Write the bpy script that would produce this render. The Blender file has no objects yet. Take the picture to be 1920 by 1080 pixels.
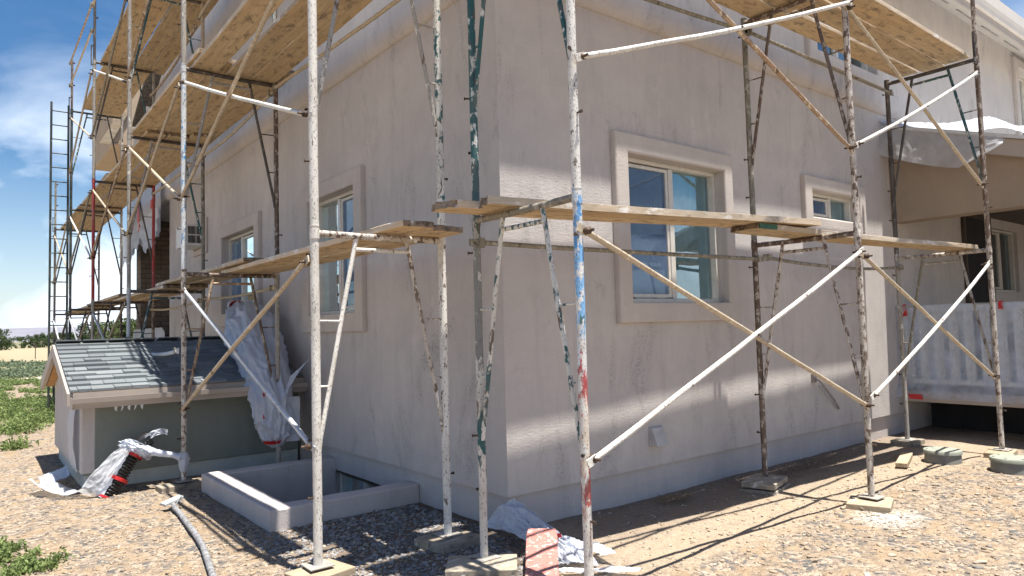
import bpy, math, random
import numpy as np
from mathutils import Vector, Matrix, noise, Euler

# ------------------------------------------------------------------ camera, sky, sun, exposure
SC = bpy.context.scene
COL = SC.collection
cam_d = bpy.data.cameras.new("camera")
cam = bpy.data.objects.new("camera", cam_d)
COL.objects.link(cam)
cam_d.sensor_width = 36.0
cam_d.lens = 36.0 * 1308.85 / 1920.0
cam_d.clip_start = 0.05
cam_d.clip_end = 20000
yw, pt, rl = math.radians(51.8856), math.radians(3.2549), math.radians(-1.5553)
Fv = Vector((math.cos(yw) * math.cos(pt), math.sin(yw) * math.cos(pt), math.sin(pt)))
R0 = Vector((math.sin(yw), -math.cos(yw), 0))
U0 = R0.cross(Fv)
Rv = R0 * math.cos(rl) + U0 * math.sin(rl)
Uv = U0 * math.cos(rl) - R0 * math.sin(rl)
CAM = Vector((-2.9911, -3.9206, 1.4374))
cam.matrix_world = Matrix(((Rv.x, Uv.x, -Fv.x, CAM.x), (Rv.y, Uv.y, -Fv.y, CAM.y), (Rv.z, Uv.z, -Fv.z, CAM.z), (0, 0, 0, 1)))
SC.camera = cam

SUN = Vector((0.20, -1.0, 4.8)).normalized()
EL = math.asin(SUN.z)
AZ = math.atan2(SUN.x, SUN.y)
w = bpy.data.worlds.new("World")
SC.world = w
w.use_nodes = True
wt = w.node_tree
wt.nodes.clear()
def wn(t, **k):
    n = wt.nodes.new(t)
    for a, b in k.items(): setattr(n, a, b)
    return n
sky = wn('ShaderNodeTexSky', sky_type='NISHITA', sun_disc=False)
sky.sun_elevation = EL
sky.sun_rotation = AZ
sky.air_density = 1.0; sky.dust_density = 0.6; sky.ozone_density = 2.2
tc = wn('ShaderNodeTexCoord')
mp = wn('ShaderNodeMapping'); mp.inputs['Scale'].default_value = (1.3, 1.3, 3.6); mp.inputs['Location'].default_value = (0.35, 0.1, 0.05)
n1 = wn('ShaderNodeTexNoise'); n1.inputs['Scale'].default_value = 2.2; n1.inputs['Detail'].default_value = 9; n1.inputs['Roughness'].default_value = 0.55; n1.inputs['Distortion'].default_value = 0.6
r1 = wn('ShaderNodeValToRGB'); r1.color_ramp.elements[0].position = 0.45; r1.color_ramp.elements[1].position = 0.64
sx = wn('ShaderNodeSeparateXYZ')
r2 = wn('ShaderNodeMapRange'); r2.inputs['From Min'].default_value = 0.40; r2.inputs['From Max'].default_value = 0.10
hb = wn('ShaderNodeMapRange'); hb.inputs['From Min'].default_value = 0.22; hb.inputs['From Max'].default_value = 0.0; hb.inputs['To Max'].default_value = 0.30
mul = wn('ShaderNodeMath', operation='MULTIPLY')
mx = wn('ShaderNodeMath', operation='MAXIMUM')
hs = wn('ShaderNodeHueSaturation'); hs.inputs['Saturation'].default_value = 1.3
mixc = wn('ShaderNodeMix', data_type='RGBA')
mixc.inputs['B'].default_value = (10.5, 11.3, 12.4, 1)
bg = wn('ShaderNodeBackground'); bg.inputs['Strength'].default_value = 0.06
out = wn('ShaderNodeOutputWorld')
L = wt.links.new
L(tc.outputs['Generated'], mp.inputs['Vector']); L(mp.outputs[0], n1.inputs['Vector']); L(n1.outputs['Fac'], r1.inputs['Fac'])
L(tc.outputs['Generated'], sx.inputs[0]); L(sx.outputs['Z'], r2.inputs['Value']); L(sx.outputs['Z'], hb.inputs['Value'])
L(r1.outputs['Color'], mul.inputs[0]); L(r2.outputs[0], mul.inputs[1])
L(mul.outputs[0], mx.inputs[0]); L(hb.outputs[0], mx.inputs[1])
L(mx.outputs[0], mixc.inputs['Factor']); L(sky.outputs[0], hs.inputs['Color']); L(hs.outputs[0], mixc.inputs['A'])
L(mixc.outputs['Result'], bg.inputs['Color']); L(bg.outputs[0], out.inputs['Surface'])

sd = bpy.data.lights.new("sun", 'SUN')
sd.energy = 5.0; sd.angle = math.radians(0.5); sd.color = (1.0, 0.955, 0.88)
sun = bpy.data.objects.new("sun", sd); COL.objects.link(sun)
sun.rotation_euler = SUN.to_track_quat('Z', 'Y').to_euler()
sun.location = (0, -5, 20)
SC.view_settings.view_transform = 'Standard'
SC.view_settings.look = 'None'
SC.view_settings.exposure = 1.16
SC.view_settings.gamma = 1.0
SC.cycles.max_bounces = 8
SC.cycles.transparent_max_bounces = 12
SC.cycles.use_denoising = True

random.seed(7)
RNG = np.random.default_rng(7)

# ------------------------------------------------------------------ helpers
ROOT = {}
def base_of(o): return ROOT.get(o.name, Vector((0, 0, 0)))
def tag(o, label=None, cat=None, group=None, kind=None):
    if label: o['label'] = label
    if cat: o['category'] = cat
    if group: o['group'] = group
    if kind: o['kind'] = kind
    return o
def thing(name, loc, label, cat, group=None):
    o = bpy.data.objects.new(name, None); COL.objects.link(o)
    o.location = loc; o.empty_display_size = 0.1
    ROOT[o.name] = Vector(loc)
    return tag(o, label, cat, group)

class MB:
    def __init__(s): s.v = []; s.f = []; s.m = []; s.s = []
    def add(s, vs, fs, mi=0, smooth=False):
        b = len(s.v); s.v += [tuple(v) for v in vs]
        for f in fs: s.f.append([b + i for i in f]); s.m.append(mi); s.s.append(smooth)
    def box(s, lo, hi, mi=0):
        x0, y0, z0 = lo; x1, y1, z1 = hi
        s.add([(x0,y0,z0),(x1,y0,z0),(x1,y1,z0),(x0,y1,z0),(x0,y0,z1),(x1,y0,z1),(x1,y1,z1),(x0,y1,z1)],
              [(3,2,1,0),(4,5,6,7),(0,1,5,4),(1,2,6,5),(2,3,7,6),(3,0,4,7)], mi)
    def obox(s, c, ax, ay, az, mi=0):
        c = Vector(c); ax, ay, az = Vector(ax), Vector(ay), Vector(az)
        P = [c + i*ax + j*ay + k*az for k in (-1,1) for (i,j) in ((-1,-1),(1,-1),(1,1),(-1,1))]
        s.add(P, [(3,2,1,0),(4,5,6,7),(0,1,5,4),(1,2,6,5),(2,3,7,6),(3,0,4,7)], mi)
    def tube(s, pts, r, seg=10, mi=0, cap=True):
        pts = [Vector(p) for p in pts]; n = len(pts)
        rs = r if isinstance(r, (list, tuple)) else [r]*n
        t = (pts[1]-pts[0]).normalized()
        a = Vector((0,0,1)) if abs(t.z) < .9 else Vector((1,0,0))
        u = t.cross(a).normalized(); vs = []
        for i, p in enumerate(pts):
            t = (pts[min(i+1,n-1)] - pts[max(i-1,0)]).normalized()
            u = (u - t*u.dot(t)).normalized(); v = t.cross(u)
            for k in range(seg):
                q = 2*math.pi*k/seg
                vs.append(p + (u*math.cos(q) + v*math.sin(q))*rs[i])
        fs = [(i*seg+k, i*seg+(k+1)%seg, (i+1)*seg+(k+1)%seg, (i+1)*seg+k) for i in range(n-1) for k in range(seg)]
        s.add(vs, fs, mi, True)
        if cap:
            s.add(vs[:seg], [tuple(range(seg))[::-1]], mi); s.add(vs[-seg:], [tuple(range(seg))], mi)
    def grid(s, P, nu, nv, mi=0, smooth=True):
        vs = [P(i/nu, j/nv) for j in range(nv+1) for i in range(nu+1)]
        fs = [(j*(nu+1)+i, j*(nu+1)+i+1, (j+1)*(nu+1)+i+1, (j+1)*(nu+1)+i) for j in range(nv) for i in range(nu)]
        s.add(vs, fs, mi, smooth)
    def prism(s, poly, d, mi=0):
        n = len(poly); d = Vector(d)
        A = [Vector(p) for p in poly]; B = [p + d for p in A]
        s.add(A+B, [tuple(range(n))[::-1], tuple(range(n, 2*n))] + [(i, (i+1)%n, n+(i+1)%n, n+i) for i in range(n)], mi)
    def build(s, name, mats, parent=None, bevel=0, loc=None, seg=2):
        if not isinstance(mats, (list, tuple)): mats = [mats]
        me = bpy.data.meshes.new(name)
        V = np.array([tuple(v) for v in s.v], dtype=float)
        o = bpy.data.objects.new(name, me)
        if parent is not None:
            b = base_of(parent); o.parent = parent
        else:
            if loc is None: loc = ((V[:,0].min()+V[:,0].max())/2, (V[:,1].min()+V[:,1].max())/2, V[:,2].min())
            b = Vector(loc); o.location = b
        V = V - np.array(b)
        me.from_pydata([tuple(v) for v in V], [], s.f)
        for m in mats: me.materials.append(m)
        me.polygons.foreach_set('material_index', s.m)
        me.polygons.foreach_set('use_smooth', s.s)
        me.update()
        COL.objects.link(o)
        ROOT[o.name] = b
        if bevel:
            md = o.modifiers.new('edge', 'BEVEL'); md.width = bevel; md.segments = seg; md.limit_method = 'ANGLE'; md.angle_limit = math.radians(50)
        return o

def nz(p, s=1.0, seed=0.0):
    return noise.noise(Vector((p[0]*s+seed, p[1]*s+seed*1.7, p[2]*s-seed)))

# ------------------------------------------------------------------ materials
class NT:
    def __init__(s, name):
        s.mat = bpy.data.materials.new(name); s.mat.use_nodes = True
        s.t = s.mat.node_tree; s.t.nodes.clear()
        s.out = s.t.nodes.new('ShaderNodeOutputMaterial')
        s.p = s.t.nodes.new('ShaderNodeBsdfPrincipled')
        s.t.links.new(s.p.outputs[0], s.out.inputs[0])
    def n(s, t, ins=None, **k):
        n = s.t.nodes.new(t)
        for a, b in k.items(): setattr(n, a, b)
        for a, b in (ins or {}).items():
            if hasattr(b, 'is_output'): s.t.links.new(b, n.inputs[a])
            else: n.inputs[a].default_value = b
        return n
    def l(s, a, b): s.t.links.new(a, b)
    def pos(s, scale=(1,1,1), obj=False, rot=(0,0,0)):
        if obj: c = s.n('ShaderNodeTexCoord').outputs['Object']
        else: c = s.n('ShaderNodeNewGeometry').outputs['Position']
        return s.n('ShaderNodeMapping', {'Vector': c, 'Scale': scale, 'Rotation': rot}).outputs[0]
    def noise(s, vec, scale, detail=4, rough=0.55, dist=0.0):
        return s.n('ShaderNodeTexNoise', {'Vector': vec, 'Scale': scale, 'Detail': detail, 'Roughness': rough, 'Distortion': dist}).outputs['Fac']
    def ramp(s, f, a, b, lo=0.0, hi=1.0):
        return s.n('ShaderNodeMapRange', {'Value': f, 'From Min': a, 'From Max': b, 'To Min': lo, 'To Max': hi}).outputs[0]
    def mix(s, f, a, b, mode='MIX'):
        m = s.n('ShaderNodeMix', data_type='RGBA', blend_type=mode)
        for k, v in (('Factor', f), ('A', a), ('B', b)):
            if hasattr(v, 'is_output'): s.l(v, m.inputs[k])
            elif k == 'Factor': m.inputs[k].default_value = v
            else: m.inputs[k].default_value = (*v, 1)
        return m.outputs['Result']
    def math(s, op, a, b=0.0):
        m = s.n('ShaderNodeMath', operation=op)
        for i, v in enumerate((a, b)):
            if hasattr(v, 'is_output'): s.l(v, m.inputs[i])
            else: m.inputs[i].default_value = v
        return m.outputs[0]
    def bump(s, h, strength=0.3, dist=0.01, nrm=None):
        b = s.n('ShaderNodeBump', {'Height': h, 'Strength': strength, 'Distance': dist})
        if nrm is not None: s.l(nrm, b.inputs['Normal'])
        s.l(b.outputs[0], s.p.inputs['Normal']); return b.outputs[0]
    def col(s, c):
        if hasattr(c, 'is_output'): s.l(c, s.p.inputs['Base Color'])
        else: s.p.inputs['Base Color'].default_value = (*c, 1)
    def rough(s, v):
        if hasattr(v, 'is_output'): s.l(v, s.p.inputs['Roughness'])
        else: s.p.inputs['Roughness'].default_value = v
    def set(s, **k):
        for a, b in k.items(): s.p.inputs[a.replace('_', ' ')].default_value = b

def m_plain(name, c, rough=0.6, var=0.12, scale=9, bump=0.1, metallic=0.0, spec=0.5):
    t = NT(name); v = t.pos()
    n = t.noise(v, scale, 6)
    dk = tuple(x*(1-var*2) for x in c); lt = tuple(min(1, x*(1+var)) for x in c)
    t.col(t.mix(t.ramp(n, .3, .7), dk, lt)); t.rough(rough); t.set(Metallic=metallic); t.p.inputs['Specular IOR Level'].default_value = spec
    if bump: t.bump(t.noise(v, scale*12, 4), bump, 0.004)
    return t.mat

def m_stucco(name, c, streak=0.42, bump=0.42, smudge=0.75):
    t = NT(name); v = t.pos()
    big = t.noise(v, 0.9, 5, .6)
    st = t.noise(t.pos((5, 5, 0.55)), 1.0, 8, .7, 1.5)
    st2 = t.noise(t.pos((17, 17, 1.3)), 1.0, 6, .68, 1.0)
    sm = t.noise(t.pos((3.2, 3.2, 1.2)), 1.0, 9, .74, .8)
    mid = t.noise(v, 3.4, 7, .7)
    c0 = t.mix(t.ramp(big, .3, .7), tuple(x*.90 for x in c), (min(1, c[0]*1.06), min(1, c[1]*1.05), min(1, c[2]*1.03)))
    c0 = t.mix(t.math('MULTIPLY', t.ramp(mid, .45, .7), .5), c0, (c[0]*.80, c[1]*.80, c[2]*.82))
    c1 = t.mix(t.math('MULTIPLY', t.ramp(st, .50, .74), streak*.75), c0, (c[0]*.66, c[1]*.65, c[2]*.67))
    c2 = t.mix(t.math('MULTIPLY', t.ramp(st2, .58, .78), streak*.5), c1, (c[0]*.64, c[1]*.63, c[2]*.63))
    speck = t.noise(v, 55, 3, .6)
    dirt = t.math('MULTIPLY', t.ramp(sm, .54, .72), t.ramp(speck, .40, .62))
    dr = t.math('MULTIPLY', t.ramp(t.noise(t.pos((9, 9, 2.2)), 1.0, 9, .78, .6), .60, .74), t.ramp(t.noise(v, 1.3, 4, .6), .45, .62))
    c2 = t.mix(t.math('MULTIPLY', dr, smudge*.9), c2, (.15, .14, .14))
    pale = t.math('MULTIPLY', t.ramp(t.noise(t.pos((2.6, 2.6, 1.1)), 1.0, 7, .7, .4),   .58, .72), .5)
    c2 = t.mix(pale, c2, (c[0]*1.22, c[1]*1.22, c[2]*1.24))
    c3 = t.mix(t.math('MULTIPLY', dirt, smudge), c2, (.12, .115, .12))
    t.col(c3); t.rough(.93); t.p.inputs['Specular IOR Level'].default_value = .15
    g = t.math('ADD', t.noise(v, 70, 5, .65), t.math('MULTIPLY', t.noise(t.pos((16, 16, 60)), 1.0, 4, .6), .9))
    t.bump(g, bump, .006)
    return t.mat

def m_paint(name, c1, c2, c3, a12, a3, scale=24, rough=.62, metal=0.0, zr=None):
    """chipped and splattered pipe paint: c1 under flakes of c2, splashes of c3; zr = [(z, colour)...] paint that changes along the pipe"""
    t = NT(name); v = t.pos((1, 1, .55))
    n1 = t.noise(v, scale, 7, .66); n2 = t.noise(t.pos((1.2, 1.2, .5)), scale*.55, 5, .6, .7); n3 = t.noise(v, scale*4.5, 3, .6)
    ca = c1
    if zr:
        sep = t.n('ShaderNodeSeparateXYZ', {'Vector': t.n('ShaderNodeNewGeometry').outputs['Position']}).outputs['Z']
        zz = t.math('ADD', sep, t.math('MULTIPLY', t.ramp(n2, .3, .7, -.5, .5), .5))
        ca = zr[0][1]
        for k in range(1, len(zr)):
            za = zr[k][0]; ca = t.mix(t.ramp(zz, za-.03, za+.03), ca, zr[k][1])
    col = t.mix(t.ramp(n1, a12-.015, a12+.015), ca, c2)
    col = t.mix(t.ramp(n2, a3-.012, a3+.012), col, c3)
    gr_ = t.noise(t.pos((1, 1, .6)), 5.5, 6, .65)
    col = t.mix(t.math('MULTIPLY', t.ramp(gr_, .46, .68), .4), col, (.27, .225, .18))
    col = t.mix(t.math('MULTIPLY', t.ramp(n3, .585, .64), .8), col, (.10, .075, .06))
    t.col(col); t.rough(rough); t.set(Metallic=metal)
    t.bump(t.math('ADD', n1, n3), .5, .004)
    return t.mat

def m_wood(name, c, dark, stain=0.5, obj=True, white=0.0, scuff=.8):
    t = NT(name)
    rnd = t.n('ShaderNodeObjectInfo').outputs['Random']
    off = t.n('ShaderNodeCombineXYZ', {'X': t.math('MULTIPLY', rnd, 37.0), 'Y': t.math('MULTIPLY', rnd, 11.0)}).outputs[0]
    tcn = t.n('ShaderNodeTexCoord').outputs['Object']
    b = t.n('ShaderNodeVectorMath', {0: tcn, 1: off}, operation='ADD').outputs[0]
    gr = t.noise(t.n('ShaderNodeMapping', {'Vector': b, 'Scale': (2.2, 34, 34)}).outputs[0], 1.0, 7, .62, .5)
    wv = t.noise(t.n('ShaderNodeMapping', {'Vector': b, 'Scale': (.7, 3.2, 3.2)}).outputs[0], 1.0, 4, .55)
    sc = t.noise(t.n('ShaderNodeMapping', {'Vector': b, 'Scale': (6, 13, 13)}).outputs[0], 1.0, 9, .76, .35)
    c0 = t.mix(t.ramp(gr, .3, .7), tuple(x*.72 for x in c), tuple(min(1, x*1.13) for x in c))
    c0 = t.mix(t.ramp(wv, .35, .7, 0, .45), c0, (c[0]*.78, c[1]*.62, c[2]*.45))
    hv = t.mix(rnd, (.86, .84, .80), (1.08, 1.04, .98))
    c0 = t.mix(1.0, c0, hv, 'MULTIPLY')
    c1 = t.mix(t.math('MULTIPLY', t.ramp(sc, 1-stain*.86, 1-stain*.86+.10), scuff), c0, dark)
    if white:
        wn_ = t.noise(t.n('ShaderNodeMapping', {'Vector': b, 'Scale': (4, 10, 10)}).outputs[0], 1.0, 8, .7)
        c1 = t.mix(t.ramp(wn_, .72-white*.4, .80-white*.4), c1, (.66, .62, .57))
    t.col(c1); t.rough(.85); t.p.inputs['Specular IOR Level'].default_value = .2
    t.bump(t.math('ADD', gr, t.math('MULTIPLY', sc, .6)), .5, .004)
    return t.mat

def m_plastic(name, tr=0.28, tint=(.74, .76, .79), gloss=.35):
    t = NT(name); v = t.pos()
    t.col(tint); t.rough(gloss); t.p.inputs['Specular IOR Level'].default_value = .55
    t.bump(t.noise(v, 30, 5, .6, 1.0), .35, .012)
    trl = t.n('ShaderNodeBsdfTranslucent', {'Color': (*tint, 1)})
    m1 = t.n('ShaderNodeMixShader', {0: .38}); t.l(t.p.outputs[0], m1.inputs[1]); t.l(trl.outputs[0], m1.inputs[2])
    tp = t.n('ShaderNodeBsdfTransparent', {'Color': (.94, .95, .97, 1)})
    m2 = t.n('ShaderNodeMixShader', {0: t.ramp(t.noise(v, 3.5, 4), .3, .7, tr*.5, tr*1.4)}); t.l(m1.outputs[0], m2.inputs[1]); t.l(tp.outputs[0], m2.inputs[2])
    t.l(m2.outputs[0], t.out.inputs[0])
    return t.mat

def m_glass(name, tint=(.012, .03, .045), refl=.34, clear=.45):
    t = NT(name)
    t.col(tint); t.rough(.05)
    g = t.n('ShaderNodeBsdfGlossy', {'Color': (.80, .95, 1.0, 1), 'Roughness': .02})
    bmp = t.n('ShaderNodeBump', {'Height': t.noise(t.pos(), 1.6, 2), 'Strength': .05, 'Distance': .05}); t.l(bmp.outputs[0], g.inputs['Normal'])
    tp = t.n('ShaderNodeBsdfTransparent', {'Color': (.55, .78, .84, 1)})
    a = t.n('ShaderNodeMixShader', {0: clear}); t.l(t.p.outputs[0], a.inputs[1]); t.l(tp.outputs[0], a.inputs[2])
    fr = t.n('ShaderNodeFresnel', {'IOR': 1.5}).outputs[0]
    m = t.n('ShaderNodeMixShader', {0: t.math('ADD', fr, refl)}); t.l(a.outputs[0], m.inputs[1]); t.l(g.outputs[0], m.inputs[2])
    t.l(m.outputs[0], t.out.inputs[0])
    return t.mat

STUC = (.53, .492, .465)
M = {}
M['stucco'] = m_stucco('stucco', STUC)
M['trim'] = m_stucco('trim_stucco', (.535, .485, .445), .3, .4, .2)
M['found'] = m_stucco('foundation_stucco', (.52, .475, .455), .35, .7, .3)
M['well'] = m_stucco('well_concrete', (.54, .49, .465), .45, .5, .35)
M['olive'] = m_stucco('base_coat_stucco', (.215, .235, .21), .3, .35, .15)
M['stem'] = m_stucco('bare_concrete', (.50, .53, .50), .5, .5, .6)
M['fascia'] = m_plain('fascia_paint', (.40, .345, .30), .5, .05, 3, .04)
M['soffit'] = m_plain('soffit_paint', (.62, .58, .53), .6, .04, 3, .03)
M['vinyl'] = m_plain('white_vinyl', (.62, .59, .53), .4, .06, 14, .03)
M['vinyl2'] = m_plain('white_metal', (.66, .66, .64), .45, .06, 10, .03)
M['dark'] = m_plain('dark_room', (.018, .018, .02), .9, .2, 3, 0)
M['black'] = m_plain('black_plastic', (.012, .012, .013), .35, .2, 20, .05)
M['steel'] = m_plain('rusty_steel', (.10, .065, .045), .7, .4, 30, .3, .3)
M['red'] = m_plain('red_tape', (.50, .02, .02), .4, .15, 20, .05)
M['bluetape'] = m_plain('blue_tape', (.03, .22, .62), .45, .15, 20, .05)
M['roofing'] = m_plain('roof_shingle_brown', (.12, .11, .10), .9, .3, 20, .4)
M['glass'] = m_glass('window_glass', (.012, .035, .05), .20, .85)
M['glass_dark'] = m_glass('window_glass_dark', (.008, .012, .014), .0, .4)
M['plastic'] = m_plastic('plastic_sheet', .30)
M['plastic_thick'] = m_plastic('plastic_sheet_layers', .08, (.70, .74, .82))
M['plastic_clear'] = m_plastic('plastic_sheet_clear', .60, (.66, .73, .86))
M['curtain'] = m_plain('curtain_cloth', (.74, .78, .76), .9, .1, 6, .05)
t = NT('insect_screen'); t.col((.10, .17, .29)); t.rough(.7)
tp = t.n('ShaderNodeBsdfTransparent'); mm = t.n('ShaderNodeMixShader', {0: t.ramp(t.noise(t.pos((2, 2, 2)), 1, 3), .3, .7, .34, .5)}); t.l(t.p.outputs[0], mm.inputs[1]); t.l(tp.outputs[0], mm.inputs[2]); t.l(mm.outputs[0], t.out.inputs[0])
M['screen'] = t.mat
# pipes
W_ = (.68, .655, .60); RUST = (.115, .072, .048); DK = (.05, .042, .036); TEAL = (.012, .085, .088); GREY = (.33, .31, .275)
M['p_white'] = m_paint('pipe_white', W_, (.62, .58, .50), (.13, .085, .06), .60, .66)
M['p_whiteflake'] = m_paint('pipe_white_flaked', (.68, .66, .61), (.16, .12, .095), (.42, .36, .28), .60, .68, 34)
M['p_grey'] = m_paint('pipe_grey', GREY, W_, RUST, .60, .62)
M['p_rust'] = m_paint('pipe_rust', RUST, (.42, .37, .31), DK, .55, .60, 28)
M['p_rustwhite'] = m_paint('pipe_rust_white', (.50, .45, .39), (.13, .085, .06), (.70, .67, .62), .53, .60, 30)
M['p_dark'] = m_paint('pipe_dark', (.045, .038, .034), (.22, .18, .15), (.34, .32, .29), .60, .66)
M['p_teal'] = m_paint('pipe_teal', TEAL, (.58, .58, .54), (.06, .06, .055), .57, .60, 26)
M['p_tealwhite'] = m_paint('pipe_teal_white', (.62, .60, .54), TEAL, (.12, .085, .06), .54, .63, 20)
M['p_tan'] = m_paint('pipe_tan', (.45, .365, .255), (.56, .50, .40), (.20, .14, .09), .58, .66)
M['p_rosy'] = m_paint('pipe_tan_brown', (.33, .215, .13), (.58, .50, .38), (.14, .085, .05), .55, .60)
M['p_galv'] = m_paint('pipe_galvanised', (.50, .52, .54), W_, (.22, .21, .20), .60, .66)
M['p_olive'] = m_paint('pipe_olive', (.20, .185, .14), (.36, .33, .27), (.07, .06, .05), .55, .62)
M['p_red'] = m_paint('pipe_red', (.36, .03, .03), (.45, .28, .25), (.10, .05, .045), .62, .66)
M['p_ladder'] = m_paint('pipe_black_green', (.010, .026, .026), (.03, .04, .04), (.32, .33, .32), .60, .69)
M['p_bluewhite'] = m_paint('pipe_blue_white', (.64, .68, .70), (.10, .30, .56), (.20, .14, .10), .60, .68, 18)
M['p_corner'] = m_paint('pipe_many_paints', W_, (.66, .64, .60), (.03, .12, .13), .515, .665, 26,
    zr=[(0, (.64, .60, .53)), (.30, (.60, .50, .42)), (.52, (.42, .045, .045)), (.78, (.66, .58, .48)), (1.06, (.40, .05, .06)), (1.26, (.62, .64, .66)), (1.5, (.20, .42, .68)), (1.8, (.09, .30, .60)), (2.02, (.42, .55, .68))])
M['p_inner'] = m_paint('pipe_teal_over_white', TEAL, (.60, .58, .53), (.14, .09, .06), .60, .66, 20,
    zr=[(0, (.60, .56, .49)), (.62, TEAL), (.95, (.55, .53, .48)), (1.2, (.20, .20, .18)), (1.9, (.36, .34, .30)), (2.15, TEAL)])
# boards
M['wood'] = m_wood('board_underside', (.60, .475, .31), (.16, .125, .09), .56)
M['wood_top'] = m_wood('board_top', (.40, .365, .32), (.17, .15, .13), .56, white=.55)
M['wood_edge'] = m_wood('board_edge', (.57, .50, .41), (.15, .12, .09), .50, white=.45)
M['wood_end'] = m_wood('board_end_grain', (.30, .24, .18), (.07, .055, .045), .6, white=.35)
M['block'] = m_wood('block_wood', (.36, .33, .28), (.10, .095, .085), .55, white=.3)
M['block_tan'] = m_wood('block_wood_tan', (.44, .375, .285), (.20, .15, .10), .5, white=.2)
M['redboard'] = m_paint('red_board_paint', (.46, .17, .14), (.60, .44, .39), (.38, .11, .09), .57, .64, 34, .8)
M['rafter'] = m_wood('rafter_wood', (.50, .31, .14), (.22, .13, .06), .45)

# ------------------------------------------------------------------ ground and setting
def ground_h(x, y):
    r = math.hypot(x, y)
    if r > 60: return 0.0
    h = 0.018*nz((x, y, 0), .9, 3) + 0.009*nz((x, y, 0), 3.1, 9) + .005*nz((x, y, 0), 9, 1)
    d = max(-x, -y)
    if x > -.05 and y > -.05: d = 0
    if r > 8: h *= max(0, (60-r)/52)
    return h - .004*min(1, max(0, d))

t = NT('gravelly_dirt'); v = t.pos()
sep = t.n('ShaderNodeSeparateXYZ', {'Vector': t.n('ShaderNodeNewGeometry').outputs['Position']})
PX, PY = sep.outputs['X'], sep.outputs['Y']
nA = t.noise(v, 1.1, 6, .6); nB = t.noise(v, 14, 6, .7); nC = t.noise(v, 90, 4, .6)
vo = t.n('ShaderNodeTexVoronoi', {'Vector': v, 'Scale': 34.0}); vo2 = t.n('ShaderNodeTexVoronoi', {'Vector': v, 'Scale': 80.0})
dirt = t.mix(t.ramp(nA, .3, .7), (.33, .245, .16), (.41, .325, .23))
dirt = t.mix(t.ramp(nB, .35, .7), dirt, (.23, .16, .10))
hsv = t.n('ShaderNodeSeparateColor', {'Color': vo.outputs['Color']})
chip = t.mix(hsv.outputs[0], (.19, .15, .12), (.45, .37, .285))
chip = t.mix(t.ramp(hsv.outputs[1], .72, .78), chip, (.13, .125, .12))
lane = t.math('MULTIPLY', t.ramp(t.math('ADD', PY, t.math('MULTIPLY', nA, .3)), -1.12, -.98), t.ramp(PX, -.1, .35))
chipm = t.math('MULTIPLY', t.ramp(t.noise(v, 5, 4, .6), .38, .56), t.ramp(lane, 0, 1, 1, .45))
c = t.mix(chipm, dirt, chip)
c = t.mix(t.math('MULTIPLY', lane, .45), c, (.41, .335, .25))
dx = t.math('SUBTRACT', PX, 2.24); dy = t.math('SUBTRACT', PY, -1.55)
dd = t.math('SQRT', t.math('ADD', t.math('MULTIPLY', t.math('MULTIPLY', dx, dx), .6), t.math('MULTIPLY', dy, dy)))
spill = t.math('MULTIPLY', t.ramp(t.math('ADD', dd, t.math('MULTIPLY', nB, .25)), .40, .16), t.ramp(nC, .3, .6))
soil_shade = t.math('MULTIPLY', t.math('MULTIPLY', t.ramp(t.math('ADD', PX, t.math('MULTIPLY', nA, .5)), -1.12, -.75), t.ramp(t.math('ADD', PY, t.math('MULTIPLY', nA, .5)), -.75, -.25)), t.math('MULTIPLY', t.ramp(PX, .35, .05), t.ramp(PY, 3.2, 2.4)))
c = t.mix(t.math('MULTIPLY', soil_shade, .72), c, (.12, .092, .075))  # dark soil, with the shade at the house corner put into its colour
c = t.mix(t.math('MULTIPLY', t.ramp(t.math('ADD', PY, t.math('MULTIPLY', nA, .25)), -.62, -.25), t.math('MULTIPLY', t.ramp(PX, .2, .5), .5)), c, (.15, .12, .105))  # shade strip along the right wall, painted into the ground colour
c = t.mix(t.math('MULTIPLY', spill, .8), c, (.74, .72, .69))
# farther out: pale track, sage flat, dry field
far = t.math('ADD', PY, t.math('MULTIPLY', nA, 3.0))
c = t.mix(t.ramp(far, 30.5, 32.5), c, (.22, .22, .115))
sagen = t.noise(v, .35, 6, .65)
c = t.mix(t.math('MULTIPLY', t.ramp(far, 33, 35), t.ramp(sagen, .44, .6)), c, (.24, .225, .135))
c = t.mix(t.ramp(far, 50, 56), c, t.mix(t.ramp(t.noise(t.pos((.05, .4, 1)), 1, 5), .3, .7), (.29, .24, .155), (.35, .295, .195)))
c = t.mix(t.ramp(PY, 170, 230), c, (.20, .19, .12))
t.col(c); t.rough(.95); t.p.inputs['Specular IOR Level'].default_value = .1
bh = t.math('ADD', t.math('MULTIPLY', vo.outputs['Distance'], t.math('MULTIPLY', chipm, -1.4)), t.math('ADD', nB, t.math('MULTIPLY', vo2.outputs['Distance'], -.5)))
t.bump(bh, .9, .02)
M['ground'] = t.mat

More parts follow.
